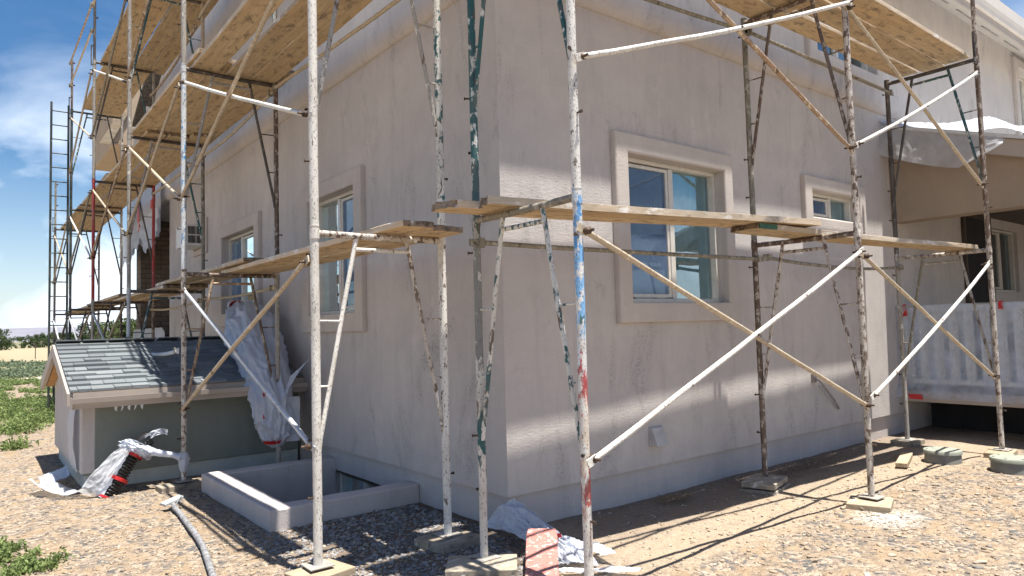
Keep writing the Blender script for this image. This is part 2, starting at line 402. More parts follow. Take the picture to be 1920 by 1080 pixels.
def graded(lo, hi, fine_lo, fine_hi, step, extra, far):
    a = list(np.arange(fine_lo, fine_hi+1e-6, step))
    x = fine_lo; s = step
    while x > lo: s *= 1.25; x -= s; a.append(x)
    x = fine_hi; s = step
    while x < hi: s *= 1.25; x += s; a.append(x)
    a += extra + far
    a = sorted(a); o = [a[0]]
    for q in a[1:]:
        if q - o[-1] > 1e-4: o.append(q)
    return o
WX0, WX1, WY0, WY1 = -1.21, 0.02, 1.29, 3.09
gx = graded(-40, 60, -5, 8, .075, [WX0, WX1], [-9000, -2000, -400, -100, 120, 400, 2000, 9000])
gy = graded(-20, 80, -4, 9, .075, [WY0, WY1], [-3000, -300, -60, 120, 200, 400, 1000, 3000, 9500])
gv = [(x, y, ground_h(x, y)) for y in gy for x in gx]
nX = len(gx); gf = []
for j in range(len(gy)-1):
    for i in range(nX-1):
        cx, cy = (gx[i]+gx[i+1])/2, (gy[j]+gy[j+1])/2
        if WX0 < cx < WX1 and WY0 < cy < WY1: continue
        gf.append((j*nX+i, j*nX+i+1, (j+1)*nX+i+1, (j+1)*nX+i))
mb = MB(); mb.add(gv, gf, 0, True)
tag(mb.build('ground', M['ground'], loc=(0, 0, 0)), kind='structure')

# pale farm track and hills
mb = MB()
mb.grid(lambda u, v: (-60+120*u, 27.5+2.6*v+1.2*math.sin(u*9)+.4*nz((u*40, v, 0), 1), .02), 120, 3)
tag(mb.build('path', m_plain('pale_track', (.50, .44, .36), .95, .1, .5, .2), loc=(0, 28, 0)), kind='structure')
t = NT('far_hill'); n = t.noise(t.pos((.004, .004, .02)), 1, 6, .6)
t.col(t.mix(t.ramp(n, .3, .7), (.150, .150, .190), (.215, .205, .225))); t.rough(1)
M['hill'] = t.mat
mb = MB()
def hillp(u, v):
    x = -2600 + 5600*u
    ridge = 34 + 24*max(0, math.sin((x+500)/520.0))*(.6+.4*nz((x, 0, 0), .001, 5)) + 9*nz((x, 0, 0), .004, 2) + 3*nz((x, 0, 0), .015, 8)
    return (x, 2500+1300*v, (ridge+4)*math.sin(min(1, v*1.15)*math.pi/2) + 3*nz((x, v*900, 0), .006, 4)*v*2 - 2)
mb.grid(hillp, 220, 14)
tag(mb.build('hills', M['hill'], loc=(0, 2500, 0)), kind='structure')

# ------------------------------------------------------------------ house
house = thing('house', (0, 0, 0), 'unfinished two storey house with lavender beige stucco walls behind the scaffolding', 'house')
def wall_cells(mb, u0, u1, z0, z1, holes, f):
    """quads of a wall face with openings; f(u, z) -> point on the outer face; reveals go .14 deep"""
    us = sorted({u0, u1} | {h[0] for h in holes} | {h[1] for h in holes})
    zs = sorted({z0, z1} | {h[2] for h in holes} | {h[3] for h in holes})
    for i in range(len(us)-1):
        for j in range(len(zs)-1):
            cu, cz = (us[i]+us[i+1])/2, (zs[j]+zs[j+1])/2
            if any(h[0] < cu < h[1] and h[2] < cz < h[3] for h in holes): continue
            mb.add([f(us[i], zs[j], 0), f(us[i+1], zs[j], 0), f(us[i+1], zs[j+1], 0), f(us[i], zs[j+1], 0)], [(0, 1, 2, 3)])
    for a, b, c_, d in holes:
        P = [(a, c_), (b, c_), (b, d), (a, d)]
        for k in range(4):
            p, q = P[k], P[(k+1) % 4]
            mb.add([f(p[0], p[1], 0), f(q[0], q[1], 0), f(q[0], q[1], .16), f(p[0], p[1], .16)], [(0, 1, 2, 3)])
fL = lambda u, z, d: (0 + d, u, z)          # left wall, outward -x
fR = lambda u, z, d: (u, 0 + d, z)          # right wall, outward -y
DRIP = .258; BAND = 4.02
W1 = (2.28, 3.43, 1.63, 2.865); W2 = (5.24, 6.70, 1.75, 2.855); W3 = (1.30, 2.62, 1.62, 2.855); W4 = (4.21, 5.27, 2.55, 2.845)
W5 = (4.34, 5.75, 4.40, 5.25)
W6 = (9.62, 10.83, 1.80, 2.80); W7 = (11.05, 12.6, 4.45, 5.62)
XC = 6.2
mb = MB()
mb.add([(0, 0, DRIP), (.06, 0, DRIP), (.06, 10.23, DRIP), (0, 10.23, DRIP)], [(0, 1, 2, 3)])
mb.add([(0, 0, DRIP), (XC, 0, DRIP), (XC, .06, DRIP), (.06, .06, DRIP)], [(3, 2, 1, 0)])
wall_cells(mb, 0, 10.23, DRIP, BAND, [W1, W2], fL)
wall_cells(mb, 0, 13, DRIP, BAND, [W3, W4, W6], fR)
mb.add([(0, 10.23, DRIP), (2.5, 10.23, DRIP), (2.5, 10.23, 5.2), (0, 10.23, 5.2)], [(0, 1, 2, 3)])
mb.add([(0, 10.23, BAND), (0, 10.23, DRIP), (.2, 10.23, DRIP), (.2, 10.23, BAND)], [(0, 1, 2, 3)])
wl = mb.build('wall', M['stucco'], house)
# rounded belly band and upper storey, standing 7 cm proud
PR = .075
mb = MB()
prof = [(0, BAND-.03)] + [(PR*(1-math.cos(a)) if False else PR*math.sin(a), BAND-.03+.16*(1-math.cos(a))) for a in [math.pi/2*k/8 for k in range(1, 9)]]
for (d0, z0), (d1, z1) in zip(prof[:-1], prof[1:]):
    n_ = 40
    mb.add([(-d0, -d0, z0), (-d0, 13.4, z0), (-d1, 13.4, z1), (-d1, -d1, z1)], [(0, 1, 2, 3)], 0, True)
    mb.add([(-d0, -d0, z0), (13, -d0, z0), (13, -d1, z1), (-d1, -d1, z1)], [(3, 2, 1, 0)], 0, True)
ZU = prof[-1][1]
wall_cells(mb, -PR, 13.4, ZU, 6.0, [(9.3, 10.9, 4.55, 5.55)], lambda u, z, d: (-PR + d, u, z))
wall_cells(mb, -PR, 13, ZU, 5.90, [W5, W7], lambda u, z, d: (u, -PR + d, z))
mb.add([(-PR, 0, 6.0), (-PR, 11.6, 6.0), (-PR, 5.8, 8.7)], [(0, 1, 2)])
mb.add([(-PR, 13.4, BAND), (5, 13.4, BAND), (5, 13.4, 6.4), (-PR, 13.4, 6.4)], [(0, 1, 2, 3)])
mb.add([(-PR, 10.23, 4.0), (3, 10.23, 4.0), (3, 13.4, 4.0), (-PR, 13.4, 4.0)], [(0, 1, 2, 3)])
mb.build('upper_wall', M['stucco'], house)
mb = MB()
wall_cells(mb, 0.035, 10.2, -.75, DRIP-.001, [(1.93, 2.98, -.55, .03)], lambda u, z, d: (.035 + d, u, z))
wall_cells(mb, 0.035, 13, -.3, DRIP-.001, [], lambda u, z, d: (u, .035 + d, z))
mb.build('foundation', M['found'], house)
# roof with gutter, fascia and soffit on the right-hand side
mb = MB()
mb.prism([(-.3, -.60, 5.92), (-.3, 5.8, 8.80), (-.3, 12.2, 5.92), (-.3, 12.2, 5.84), (-.3, 5.8, 8.70), (-.3, -.60, 5.86)], (13.4, 0, 0))
rf = mb.build('roof', M['roofing'], house)
mb = MB(); mb.box((-.3, -.575, 5.53), (13.1, -.55, 5.868)); mb.build('fascia', M['fascia'], rf)
mb = MB(); mb.prism([(-.3, -.549, 5.57), (-.3, -.07, 5.89), (-.3, -.07, 5.915), (-.3, -.549, 5.60)], (13.4, 0, 0))
mb.build('soffit', M['soffit'], rf)
mb = MB()
for k in range(14): mb.obox((.6+k*.95, -.32, 5.718), (.3, 0, 0), (0, .02, .0134), (0, -.004, .006))
mb.build('soffit_vents', m_plain('vent_slot', (.30, .28, .26), .7, .1, 8, 0), rf)
mb = MB()
gp = [(-.576, 5.62), (-.625, 5.62), (-.635, 5.67), (-.655, 5.72), (-.66, 5.87), (-.645, 5.87), (-.642, 5.73), (-.62, 5.68), (-.615, 5.64), (-.576, 5.64)]
mb.prism([(-.3, y, z) for y, z in gp], (13.4, 0, 0))
mb.build('gutter', M['soffit'], rf)

def rect_ring(mb, a, b, c_, d, wdt, f, d0, d1, mi=0):
    """mitred frame of width wdt (tuple l, r, b, t) round the opening a..b, c..d, from depth d0 (front) to d1"""
    l_, r_, bt, tp_ = wdt
    O = [(a-l_, c_-bt), (b+r_, c_-bt), (b+r_, d+tp_), (a-l_, d+tp_)]; I = [(a, c_), (b, c_), (b, d), (a, d)]
    for k in range(4):
        q = (k+1) % 4
        vs = [f(*O[k], d0), f(*O[q], d0), f(*I[q], d0), f(*I[k], d0), f(*O[k], d1), f(*O[q], d1), f(*I[q], d1), f(*I[k], d1)]
        mb.add(vs, [(0, 1, 2, 3), (7, 6, 5, 4), (0, 4, 5, 1), (2, 6, 7, 3)], mi)
def window(f, op, trim, split=None, screen_first=True, label=None, trimd=.06, curtain=None, glass='glass', parent=house):
    a, b, c_, d = op
    mb = MB(); rect_ring(mb, a+.034, b-.034, c_+.034, d-.034, (.034,)*4, f, .055, .13)
    ms = split if split else (a+b)/2
    for q in (ms,):
        mb.add([f(q-.03, c_+.04, .06), f(q+.03, c_+.04, .06), f(q+.03, d-.04, .06), f(q-.03, d-.04, .06),
                f(q-.03, c_+.04, .12), f(q+.03, c_+.04, .12), f(q+.03, d-.04, .12), f(q-.03, d-.04, .12)],
               [(0, 1, 2, 3), (0, 3, 7, 4), (1, 5, 6, 2)])
    rect_ring(mb, a+.07, ms-.06, c_+.075, d-.075, (.03, .03, .03, .03), f, .07, .10)
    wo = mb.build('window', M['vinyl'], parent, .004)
    if label: wo['label'] = label
    if trim:
        mb = MB(); rect_ring(mb, a, b, c_, d, trim, f, -trimd, .01); mb.build('trim', M['trim'], wo, .018, seg=3)
    for k, (p, q) in enumerate(((a+.04, ms-.03), (ms+.03, b-.04))):
        dd_ = .095 if k == 0 else .115
        mb = MB(); mb.add([f(p, c_+.04, dd_), f(q, c_+.04, dd_), f(q, d-.04, dd_), f(p, d-.04, dd_)], [(0, 1, 2, 3)])
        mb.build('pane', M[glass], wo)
    if screen_first is not None:
        p, q = ((a+.1, ms-.06) if screen_first else (ms+.06, b-.07))
        mb = MB(); mb.add([f(p, c_+.075, .082), f(q, c_+.075, .082), f(q, d-.075, .082), f(p, d-.075, .082)], [(0, 1, 2, 3)])
        mb.build('screen', M['screen'], wo)
    if curtain:
        p, q = curtain; mb = MB()
        mb.grid(lambda u, v: f(p+(q-p)*u, c_+.02+(d-c_-.04)*v, .155+.016*math.sin(u*(q-p)*62)+.008*math.sin(u*31)), int((q-p)*90), 2)
        mb.build('curtain', M['curtain'], wo)
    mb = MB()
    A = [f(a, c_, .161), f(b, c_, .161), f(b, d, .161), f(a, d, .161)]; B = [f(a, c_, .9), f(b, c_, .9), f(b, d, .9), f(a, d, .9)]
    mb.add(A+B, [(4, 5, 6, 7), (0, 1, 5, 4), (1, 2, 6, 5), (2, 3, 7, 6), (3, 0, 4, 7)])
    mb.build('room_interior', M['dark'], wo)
    return wo
window(fL, W1, (.16, .16, .19, .16), None, True, 'sliding window nearest the house corner on the left wall')
window(fL, W2, (.17, .17, .19, .17), 6.1, False, 'sliding window near the small roofed hatch on the left wall')
window(fR, W3, (.155, .13, .17, .17), 1.97, True, 'large sliding window with a blue insect screen behind the lower board', curtain=(1.98, 2.6))
window(fR, W4, (.15, .15, .15, .15), 4.78, True, 'small high sliding window beside the porch', curtain=(4.8, 5.25))
window(lambda u, z, d: (u, -PR+d, z), W5, (.17, .17, .13, .15), 5.0, None, 'upper window half hidden above the sill')
window(fR, W6, None, 10.2, None, 'dark porch window with a white frame', glass='glass_dark')
window(lambda u, z, d: (u, -PR+d, z), W7, (.16, .16, .16, .16), 11.7, None, 'upper window under the eave')
window(lambda u, z, d: (.035+d, u, z), (1.93, 2.98, -.55, .03), None, 2.42, None, 'basement window down in the window well')
wo = window(lambda u, z, d: (-PR+d, u, z), (9.3, 10.9, 4.55, 5.55), (.04,)*4, 10.1, None, 'upper left window edged with red tape', trimd=.012)
for ch in wo.children:
    if ch.name.startswith('trim'): ch.data.materials[0] = M['red']

# dryer vent hood, conduit, wall air conditioner
mb = MB()
mb.prism([(1.49, -.012, .575), (1.49, -.012, .43), (1.49, -.085, .43), (1.49, -.03, .575)], (.145, 0, 0)); mb.box((1.48, -.012, .425), (1.645, -.001, .58))
mb.build('vent_hood', m_plain('vent_paint', (.47, .45, .44), .6, .1, 8, .05), house, .004)
mb = MB()
mb.tube([(4.12, -.015, .81), (4.12, -.05, .80), (4.17, -.06, .77), (4.45, -.05, .56), (4.6, -.02, .45)], .011, 8); mb.box((4.08, -.02, .77), (4.16, -.001, .86))
mb.build('conduit', m_plain('conduit_grey', (.30, .27, .25), .5, .15, 20, .1), house)
mb = MB(); mb.box((-.30, 7.72, 2.86), (-.005, 8.35, 3.20)); ac = mb.build('air_conditioner', M['vinyl2'], house, .012)
mb = MB()
for k in range(2):
    for j in range(6): mb.box((-.265+.125*k+j*.019, 7.712, 2.90), (-.265+.125*k+j*.019+.011, 7.7195, 3.02)); mb.box((-.265+.125*k+j*.019, 7.712, 3.04), (-.265+.125*k+j*.019+.011, 7.7195, 3.165))
mb.build('louvre', M['dark'], ac)
mb = MB(); rect_ring(mb, 7.70, 8.37, 2.84, 3.22, (.09,)*4, fL, -.03, .0); mb.build('surround', M['trim'], ac, .01)

# rear porch: brick pier, beam
t = NT('brick'); v = t.pos((1, 1, 1), rot=(math.pi/2, 0, 0))
cmb = t.n('ShaderNodeSeparateXYZ', {'Vector': t.n('ShaderNodeNewGeometry').outputs['Position']})
bv = t.n('ShaderNodeCombineXYZ', {'X': t.math('ADD', cmb.outputs['X'], cmb.outputs['Y']), 'Y': cmb.outputs['Z']}).outputs[0]
br = t.n('ShaderNodeTexBrick', {'Vector': bv, 'Color1': (.20, .145, .10, 1), 'Color2': (.12, .085, .06, 1), 'Mortar': (.05, .042, .036, 1), 'Scale': 1.0, 'Mortar Size': .009, 'Brick Width': .30, 'Row Height': .105})
t.col(t.mix(t.ramp(t.noise(t.pos(), 8, 4), .3, .7, 0, .4), br.outputs['Color'], (.26, .20, .15))); t.rough(.9); t.bump(br.outputs['Fac'], -.6, .01)
M['brick'] = t.mat
mb = MB(); mb.box((0.0, 12.95, -.05), (1.6, 13.42, 4.0)); mb.build('brick_pier', M['brick'], house)
mb = MB(); mb.box((0.0, 10.6, .0), (.9, 12.949, 1.45)); mb.build('porch_parapet', M['stucco'], house)
mb = MB(); mb.box((2.45, 10.24, 0), (2.6, 13.0, 4.0)); mb.build('porch_back_wall', M['brick'], house)
mb = MB(); mb.box((-.34, 14.4, 5.96), (2.8, 17.5, 8.2)); mb.build('rear_bay', m_stucco('rear_bay_stucco', (.46, .36, .26), .3, .3, .1), house, .02)
mb = MB(); mb.prism([(-.62, 14.33, 5.93), (-.40, 14.33, 5.93), (-.02, 14.33, 6.75), (-.20, 14.33, 6.75)], (0, .06, 0)); mb.build('rake_board', M['block_tan'], house)

mb = MB(); mb.box((8.50, -.03, .54), (9.48, -.002, 2.88)); pd = mb.build('porch_door', M['dark'], house, .004)
mb = MB(); rect_ring(mb, 8.50, 9.48, .56, 2.88, (.05, .05, .0, .05), fR, -.05, -.002); mb.build('door_frame', m_plain('door_frame_brown', (.07, .05, .035), .6, .1, 6, .05), pd)
# front porch: beam, roof, deck, railing
FT = lambda y: 3.81+.325*y       # top of the sloping fascia
mb = MB(); mb.prism([(XC, -.001, 2.63), (XC, -4.2, 2.63), (XC, -4.2, 2.66), (XC, -3.2, 2.72), (XC, -.001, 3.72)], (.28, 0, 0)); mb.build('porch_beam', m_stucco('porch_stucco', (.36, .285, .215), .25, .45, .1), house)
mb = MB()
mb.prism([(6.06, -.08, FT(-.08)), (6.06, -3.4, FT(-3.4)), (6.06, -3.4, FT(-3.4)-.19), (6.06, -.08, FT(-.08)-.19)], (.13, 0, 0)); fa = mb.build('porch_fascia', M['fascia'], house)
mb = MB(); mb.prism([(6.0, -.08, FT(-.08)+.045), (6.0, -3.5, FT(-3.5)+.045), (6.0, -3.5, FT(-3.5)+.005), (6.0, -.08, FT(-.08)+.005)], (7, 0, 0)); mb.build('porch_roof', M['vinyl2'], house)
mb = MB(); mb.box((XC+.281, -4.2, 2.95), (13, -.001, 2.975)); mb.build('porch_ceiling', m_plain('ceiling_board', (.14, .11, .085), .8, .1, 3, 0), house)
mb = MB(); mb.box((12.2, -4.2, 0), (12.4, -.001, 3.0)); mb.build('porch_end_wall', M['stucco'], house)
mb = MB(); mb.box((XC, -4.2, .40), (12, -.001, .53)); dk = mb.build('porch_deck', M['fascia'], house, .006)
mb = MB(); mb.box((XC+.02, -4.2, 1.49), (XC+.11, -.04, 1.565)); mb.box((XC+.04, -4.2, .62), (XC+.09, -.04, .68)); rl_ = mb.build('porch_railing', M['vinyl2'], house, .005)
mb = MB()
for k in range(24): mb.box((XC+.045, -.15-k*.165, .681), (XC+.085, -.06-k*.165, 1.489))
mb.build('balusters', M['vinyl2'], rl_)
mb = MB(); mb.box((6.95, -4.0, -.2), (7.05, -.04, .399)); mb.box((6.3, -4.1, -.2), (7.2, -4.001, .399)); mb.build('deck_shade_panel', M['dark'], house)  # dark panels added to blacken the shaded void under the deck

# ------------------------------------------------------------------ window well
mb = MB()
def ring(mb, x0, y0, x1, y1, th, z0, z1):
    mb.box((x0, y0, z0), (x1, y0+th, z1)); mb.box((x0, y1-th, z0), (x1, y1, z1)); mb.box((x0, y0+th, z0), (x0+th, y1-th, z1))
poly_o = [(.03, 1.265), (-1.225, 1.265), (-1.225, 3.115), (.03, 3.115)]; poly_i = [(.03, 1.445), (-1.045, 1.445), (-1.045, 2.945), (.03, 2.945)]
nseg = 26
def edge(P, Q, k): return [P[0]+(Q[0]-P[0])*k, P[1]+(Q[1]-P[1])*k]
mw = MB()
for s in range(3):
    for k in range(nseg):
        a, b = k/nseg, (k+1)/nseg
        o0, o1, i0, i1 = edge(poly_o[s], poly_o[s+1], a), edge(poly_o[s], poly_o[s+1], b), edge(poly_i[s], poly_i[s+1], a), edge(poly_i[s], poly_i[s+1], b)
        wob = lambda p: [p[0]+.008*nz((p[0], p[1], 0), 5), p[1]+.008*nz((p[0], p[1], 3), 5)]
        o0, o1, i0, i1 = map(wob, (o0, o1, i0, i1)); zt = lambda p: .152+.006*nz((p[0], p[1], 1), 4)
        mw.add([(*o0, -.3), (*o1, -.3), (*o1, zt(o1)), (*o0, zt(o0)), (*i0, zt(i0)), (*i1, zt(i1)), (*i1, -.8), (*i0, -.8)],
               [(0, 1, 2, 3), (3, 2, 5, 4), (4, 5, 6, 7)], 0, False)
well = mw.build('window_well', M['well'], None, .012)
tag(well, 'low lavender concrete window well box against the left foundation', 'window well')
mb = MB(); mb.add([(.03, 1.4, -.72), (-1.1, 1.4, -.72), (-1.1, 3.0, -.72), (.03, 3.0, -.72)], [(3, 2, 1, 0)]); mb.build('well_floor', M['ground'], well)

# ------------------------------------------------------------------ little roofed hatch (bulkhead) on the left wall
hatch = thing('bulkhead_entry', (-1.05, 5.1, 0), 'low roofed basement entry with olive stucco front and grey shingles', 'basement entry')
HX0, HY0, HY1, RY, RZ, SL = -2.10, 3.88, 6.32, 5.12, 1.40, .315
mb = MB()
mb.box((HX0, HY0, .14), (-.001, HY0+.12, .98)); mb.build('front_wall', M['olive'], hatch, .01)
mb = MB()
mb.prism([(HX0-.012, HY0-.004, .16), (HX0-.012, HY1, .16), (HX0-.012, HY1, .98), (HX0-.012, RY, 1.33), (HX0-.012, HY0-.004, .98)], (.12, 0, 0))
mb.build('side_wall', M['stucco'], hatch, .012)
mb = MB(); mb.box((-1.9, HY1-.12, .14), (-.001, HY1, .95)); mb.build('back_wall', M['olive'], hatch)
mb = MB(); mb.box((HX0+.03, HY0+.03, -.25), (-.0, HY1-.03, .139)); mb.build('stem_wall', M['stem'], hatch)
# roof: shingle courses
t = NT('shingles'); tcc = t.n('ShaderNodeSeparateXYZ', {'Vector': t.n('ShaderNodeNewGeometry').outputs['Position']})
ri = t.n('ShaderNodeNewGeometry').outputs['Random Per Island']
gr = t.noise(t.pos(), 160, 4, .7)
c0 = t.n('ShaderNodeValToRGB', {'Fac': ri}); cr = c0.color_ramp; cr.elements[0].color = (.11, .125, .14, 1); cr.elements[1].color = (.25, .28, .29, 1)
e = cr.elements.new(.5); e.color = (.175, .20, .21, 1); e = cr.elements.new(.8); e.color = (.19, .205, .212, 1)
t.col(t.mix(t.ramp(gr, .42, .60, 0, .6), c0.outputs['Color'], (.08, .085, .09))); t.rough(.95); t.bump(gr, .5, .003)
M['shingle'] = t.mat
mb = MB(); rs_ = random.Random(4)
for side in (0, 1):
    sl = 1.50 / 11
    for c_ in range(11):
        x = -2.22 - rs_.random()*.2
        while x < 0:
            wdt = rs_.choice((.11, .15, .19, .24, .29)); x0, x1 = max(x, -2.22), min(x+wdt-.004, -.02); x += wdt
            if x1 <= x0: continue
            y0 = (RY - 1.50*math.cos(math.atan(SL)) + c_*sl*math.cos(math.atan(SL)))
            lift = .006 + .006*(rs_.random()) + (.009 if rs_.random() < .45 else 0); y0 = 0
            def P(s_, h):   # s_ along the slope from the eave
                yy = RY - 1.43 + s_*math.cos(math.atan(SL)); zz = RZ - (RY-yy)*SL + h
                return (yy if side == 0 else 2*RY-yy, zz)
            s0 = c_*sl; s1 = min(s0+sl+.02, 1.50)
            a, b = P(s0, .012+lift), P(s1, .003); a2 = P(s0, .0)
            mb.add([(x0, *a), (x1, *a), (x1, *b), (x0, *b), (x0, *a2), (x1, *a2)], [(0, 1, 2, 3), (4, 5, 1, 0), (0, 3, 4), (1, 5, 2)])
rf2 = mb.build('shingle_roof', M['shingle'], hatch)
mb = MB()
for k in range(9): mb.obox((-2.10+k*.25, RY, RZ+.015), (.115, 0, 0), (0, .09, -.016), (0, 0, .006)); 
mb.build('ridge_cap', M['shingle'], rf2)
mb = MB()
mb.prism([(-2.2, RY, RZ-.005), (-2.2, RY-1.42, RZ-.005-1.42*SL), (-2.2, RY-1.42, RZ-.03-1.42*SL), (-2.2, RY, RZ-.03), (-2.2, RY+1.42, RZ-.03-1.42*SL), (-2.2, RY+1.42, RZ-.005-1.42*SL)], (2.199, 0, 0))
mb.build('roof_deck', M['rafter'], hatch)
mb = MB()
for s in (-1, 1):
    mb.prism([(-2.245, RY, RZ-.012), (-2.245, RY+s*1.42, RZ-.012-1.42*SL), (-2.245, RY+s*1.42, RZ-.13-1.42*SL), (-2.245, RY, RZ-.14)], (.042, 0, 0))
mb.build('rake_board', M['fascia'], hatch, .003)
mb = MB(); mb.prism([(-2.195, RY, RZ-.04), (-2.195, RY+1.3, RZ-.04-1.3*SL), (-2.195, RY+1.3, RZ-.12-1.3*SL), (-2.195, RY, RZ-.14)], (.08, 0, 0)); mb.build('rafter', M['rafter'], hatch)
mb = MB(); zf = RZ-1.42*SL
mb.box((-2.2, RY-1.44, zf-.15), (-.002, RY-1.405, zf-.01)); mb.build('fascia', M['fascia'], hatch)
mb = MB()
gp = [(-.0, 0), (-.075, 0), (-.085, .03), (-.105, .055), (-.11, .10), (-.095, .10), (-.092, .06), (-.07, .035), (-.065, .012), (0, .012)]
mb.prism([(-2.215, RY-1.441+y, zf-.155+z) for y, z in gp], (2.21, 0, 0)); gut = mb.build('gutter', M['fascia'], hatch)
mb = MB(); mb.box((-2.22, RY-1.55, zf-.157), (-2.216, RY-1.441, zf-.05)); mb.build('end_cap', M['fascia'], gut)
mb = MB()
mb.grid(lambda u, v: (HX0-.03-.035*math.sin(v*math.pi)-.012*nz((u*4, v*3, 0), 1.3), 3.98+.5*u+.25*v*(u-.3)*-.3, .17+.72*v), 14, 18)
mb.build('plastic_door_cover', M['plastic_thick'], hatch)
mb = MB(); rs_ = random.Random(3)
for k in range(5):
    x = -1.86+k*.055; mb.obox((x, RY-1.50, zf-.165), (.008, 0, .012*(1 if k % 2 else -1)), (0, .01, 0), (.004, 0, .024))
mb.build('torn_tape', M['vinyl2'], gut)

# ------------------------------------------------------------------ scaffolding
ORD = ['nearest the corner', 'second from the corner', 'third from the corner', 'fourth from the corner', 'fifth from the corner', 'farthest from the corner']
def lerp(a, b, k): return a + (b-a)*k
def scaffold_frame(po, pi, zb, zt, mats, label, group, ground=False, lean=(0, 0), pins=True, rl_=.0245, tapes=None):
    """po, pi: (x, y) of outer and inner leg; legs from zb to zt; bar 4 cm under zt"""
    root = thing('scaffold_trestle', ((po[0]+pi[0])/2, (po[1]+pi[1])/2, zb), label, 'scaffold frame', group)
    H = zt-zb; d = Vector((pi[0]-po[0], pi[1]-po[1], 0)); wd = d.length; d.normalize()
    side = Vector((-d.y, d.x, 0))
    def at(k, z):  # k 0 outer .. 1 inner
        return Vector((lerp(po[0], pi[0], k)+lean[0]*(z-zb), lerp(po[1], pi[1], k)+lean[1]*(z-zb), z))
    zbar = zt-.04
    for k, m in ((0, mats[0]), (1, mats[1])):
        mb = MB(); zs = [zb+(.0 if not ground else .006)] + [lerp(zb, zt, q/10) for q in range(1, 10)] + [zt]
        mb.tube([at(k, z)+Vector((.0025*nz((k, z, zb), 2.3, po[1]), .0025*nz((k, z, zb), 2.1, po[0]), 0)) for z in zs], rl_, 14)
        mb.tube([at(k, zt-.0), at(k, zt+.006)], rl_*1.14, 14); mb.tube([at(k, zbar-.035), at(k, zbar+.03)], rl_*1.12, 14)
        leg = mb.build('leg', M[m], root)
        sg = 1 if k == 0 else -1
        for z, dr in ((zb+.40, -1), (zb+.735, 1), (zb+1.86, 1)):
            p = at(k, z); q = side*dr if (k+int(z*10)) % 2 else d*sg*-1
            q = (side*.8*dr + d*.5*(-sg)).normalized() if dr > 0 else -d*sg
            mb = MB(); mb.tube([p+q*.018, p+q*.05, p+q*.0501, p+q*.058], [.006, .006, .010, .010], 8)
            mb.build('brace_pin', M['steel'], leg)
        if ground:
            mb = MB(); p = at(k, zb)
            mb.obox(p+Vector((0, 0, .003)), d*.075, side*.075, (0, 0, .003)); mb.tube([p+Vector((0, 0, .006)), p+Vector((0, 0, .05))], rl_*.75, 10)
            mb.build('base_plate', M['block'] if False else M['p_grey'], leg)
    mb = MB(); mb.tube([at(0, zbar), at(.25, zbar-.003), at(.5, zbar-.004), at(.75, zbar-.003), at(1, zbar)], .0215, 12); mb.build('top_bar', M[mats[2]], root)
    for k0, k1, m in ((.30, 0, mats[3]), (.70, 1, mats[4])):
        e = .022/wd; kk = k1+(e if k1 == 0 else -e)
        A, B = at(k0, zbar-.02), at(kk, zb+.36*H)
        mb = MB(); mb.tube([A, lerp(A, B, .35)+side*.004, lerp(A, B, .7), B, B+Vector((0, 0, -.05))-d*(.006 if k1 == 0 else -.006)], .0145, 10)
        br_ = mb.build('diagonal_leg', M[m], root)
        for q in (.42, .74):
            mb = MB(); p = lerp(A, B, q); mb.tube([p, at(k1, p.z+.004)], .0065, 8); mb.build('rung', M[m], br_)
    mb = MB(); q = .055
    A = lerp(at(.30, zbar-.02), at(0, zb+.36*H), q); B = lerp(at(.70, zbar-.02), at(1, zb+.36*H), q)
    mb.tube([A, B], .014, 10); mb.build('spreader', M[mats[3]], root)
    if tapes:
        for (which, z, m) in tapes:
            mb = MB(); p = at(which, z); mb.tube([p-Vector((0, 0, .012)), p+Vector((0, 0, .012))], rl_+.0025, 14); mb.build('tape_band', M[m], root)
    return root

LO, LI = -1.319, -.405
LY = [.15, 3.387, 6.298, 9.545, 12.75, 15.9]
RO, RI = -1.295, -.381
RX = [-.485, 2.547, 5.39]
LZ = [.06, 2.087, 4.13, 6.18]
RZs = [.06, 2.151, 4.177]
GL = 'scaffold frames along the left wall'; GR = 'scaffold frames along the right wall'
Lm = {(0,0): ('p_white', 'p_whiteflake', 'p_rustwhite', 'p_white', 'p_rustwhite'), (0,1): ('p_white', 'p_tealwhite', 'p_dark', 'p_grey', 'p_grey'),
      (1,0): ('p_rustwhite', 'p_grey', 'p_rust', 'p_rosy', 'p_rust'), (1,1): ('p_bluewhite', 'p_rust', 'p_dark', 'p_grey', 'p_dark'), (1,2): ('p_grey', 'p_grey', 'p_dark', 'p_olive', 'p_teal'),
      (2,0): ('p_galv', 'p_olive', 'p_dark', 'p_teal', 'p_olive'), (2,1): ('p_grey', 'p_olive', 'p_dark', 'p_grey', 'p_teal'), (2,2): ('p_grey', 'p_tan', 'p_dark', 'p_teal', 'p_teal'),
      (3,0): ('p_grey', 'p_rust', 'p_dark', 'p_dark', 'p_dark'), (3,1): ('p_red', 'p_red', 'p_dark', 'p_dark', 'p_dark'), (3,2): ('p_grey', 'p_grey', 'p_dark', 'p_dark', 'p_teal'),
      (4,0): ('p_ladder', 'p_rust', 'p_dark', 'p_dark', 'p_dark'), (4,1): ('p_ladder', 'p_grey', 'p_dark', 'p_dark', 'p_dark'), (4,2): ('p_ladder', 'p_grey', 'p_ladder', 'p_teal', 'p_dark'),
      (5,0): ('p_dark', 'p_grey', 'p_dark', 'p_dark', 'p_dark'), (5,1): ('p_dark', 'p_grey', 'p_dark', 'p_dark', 'p_dark')}
LVL = ['bottom', 'second level', 'top level']
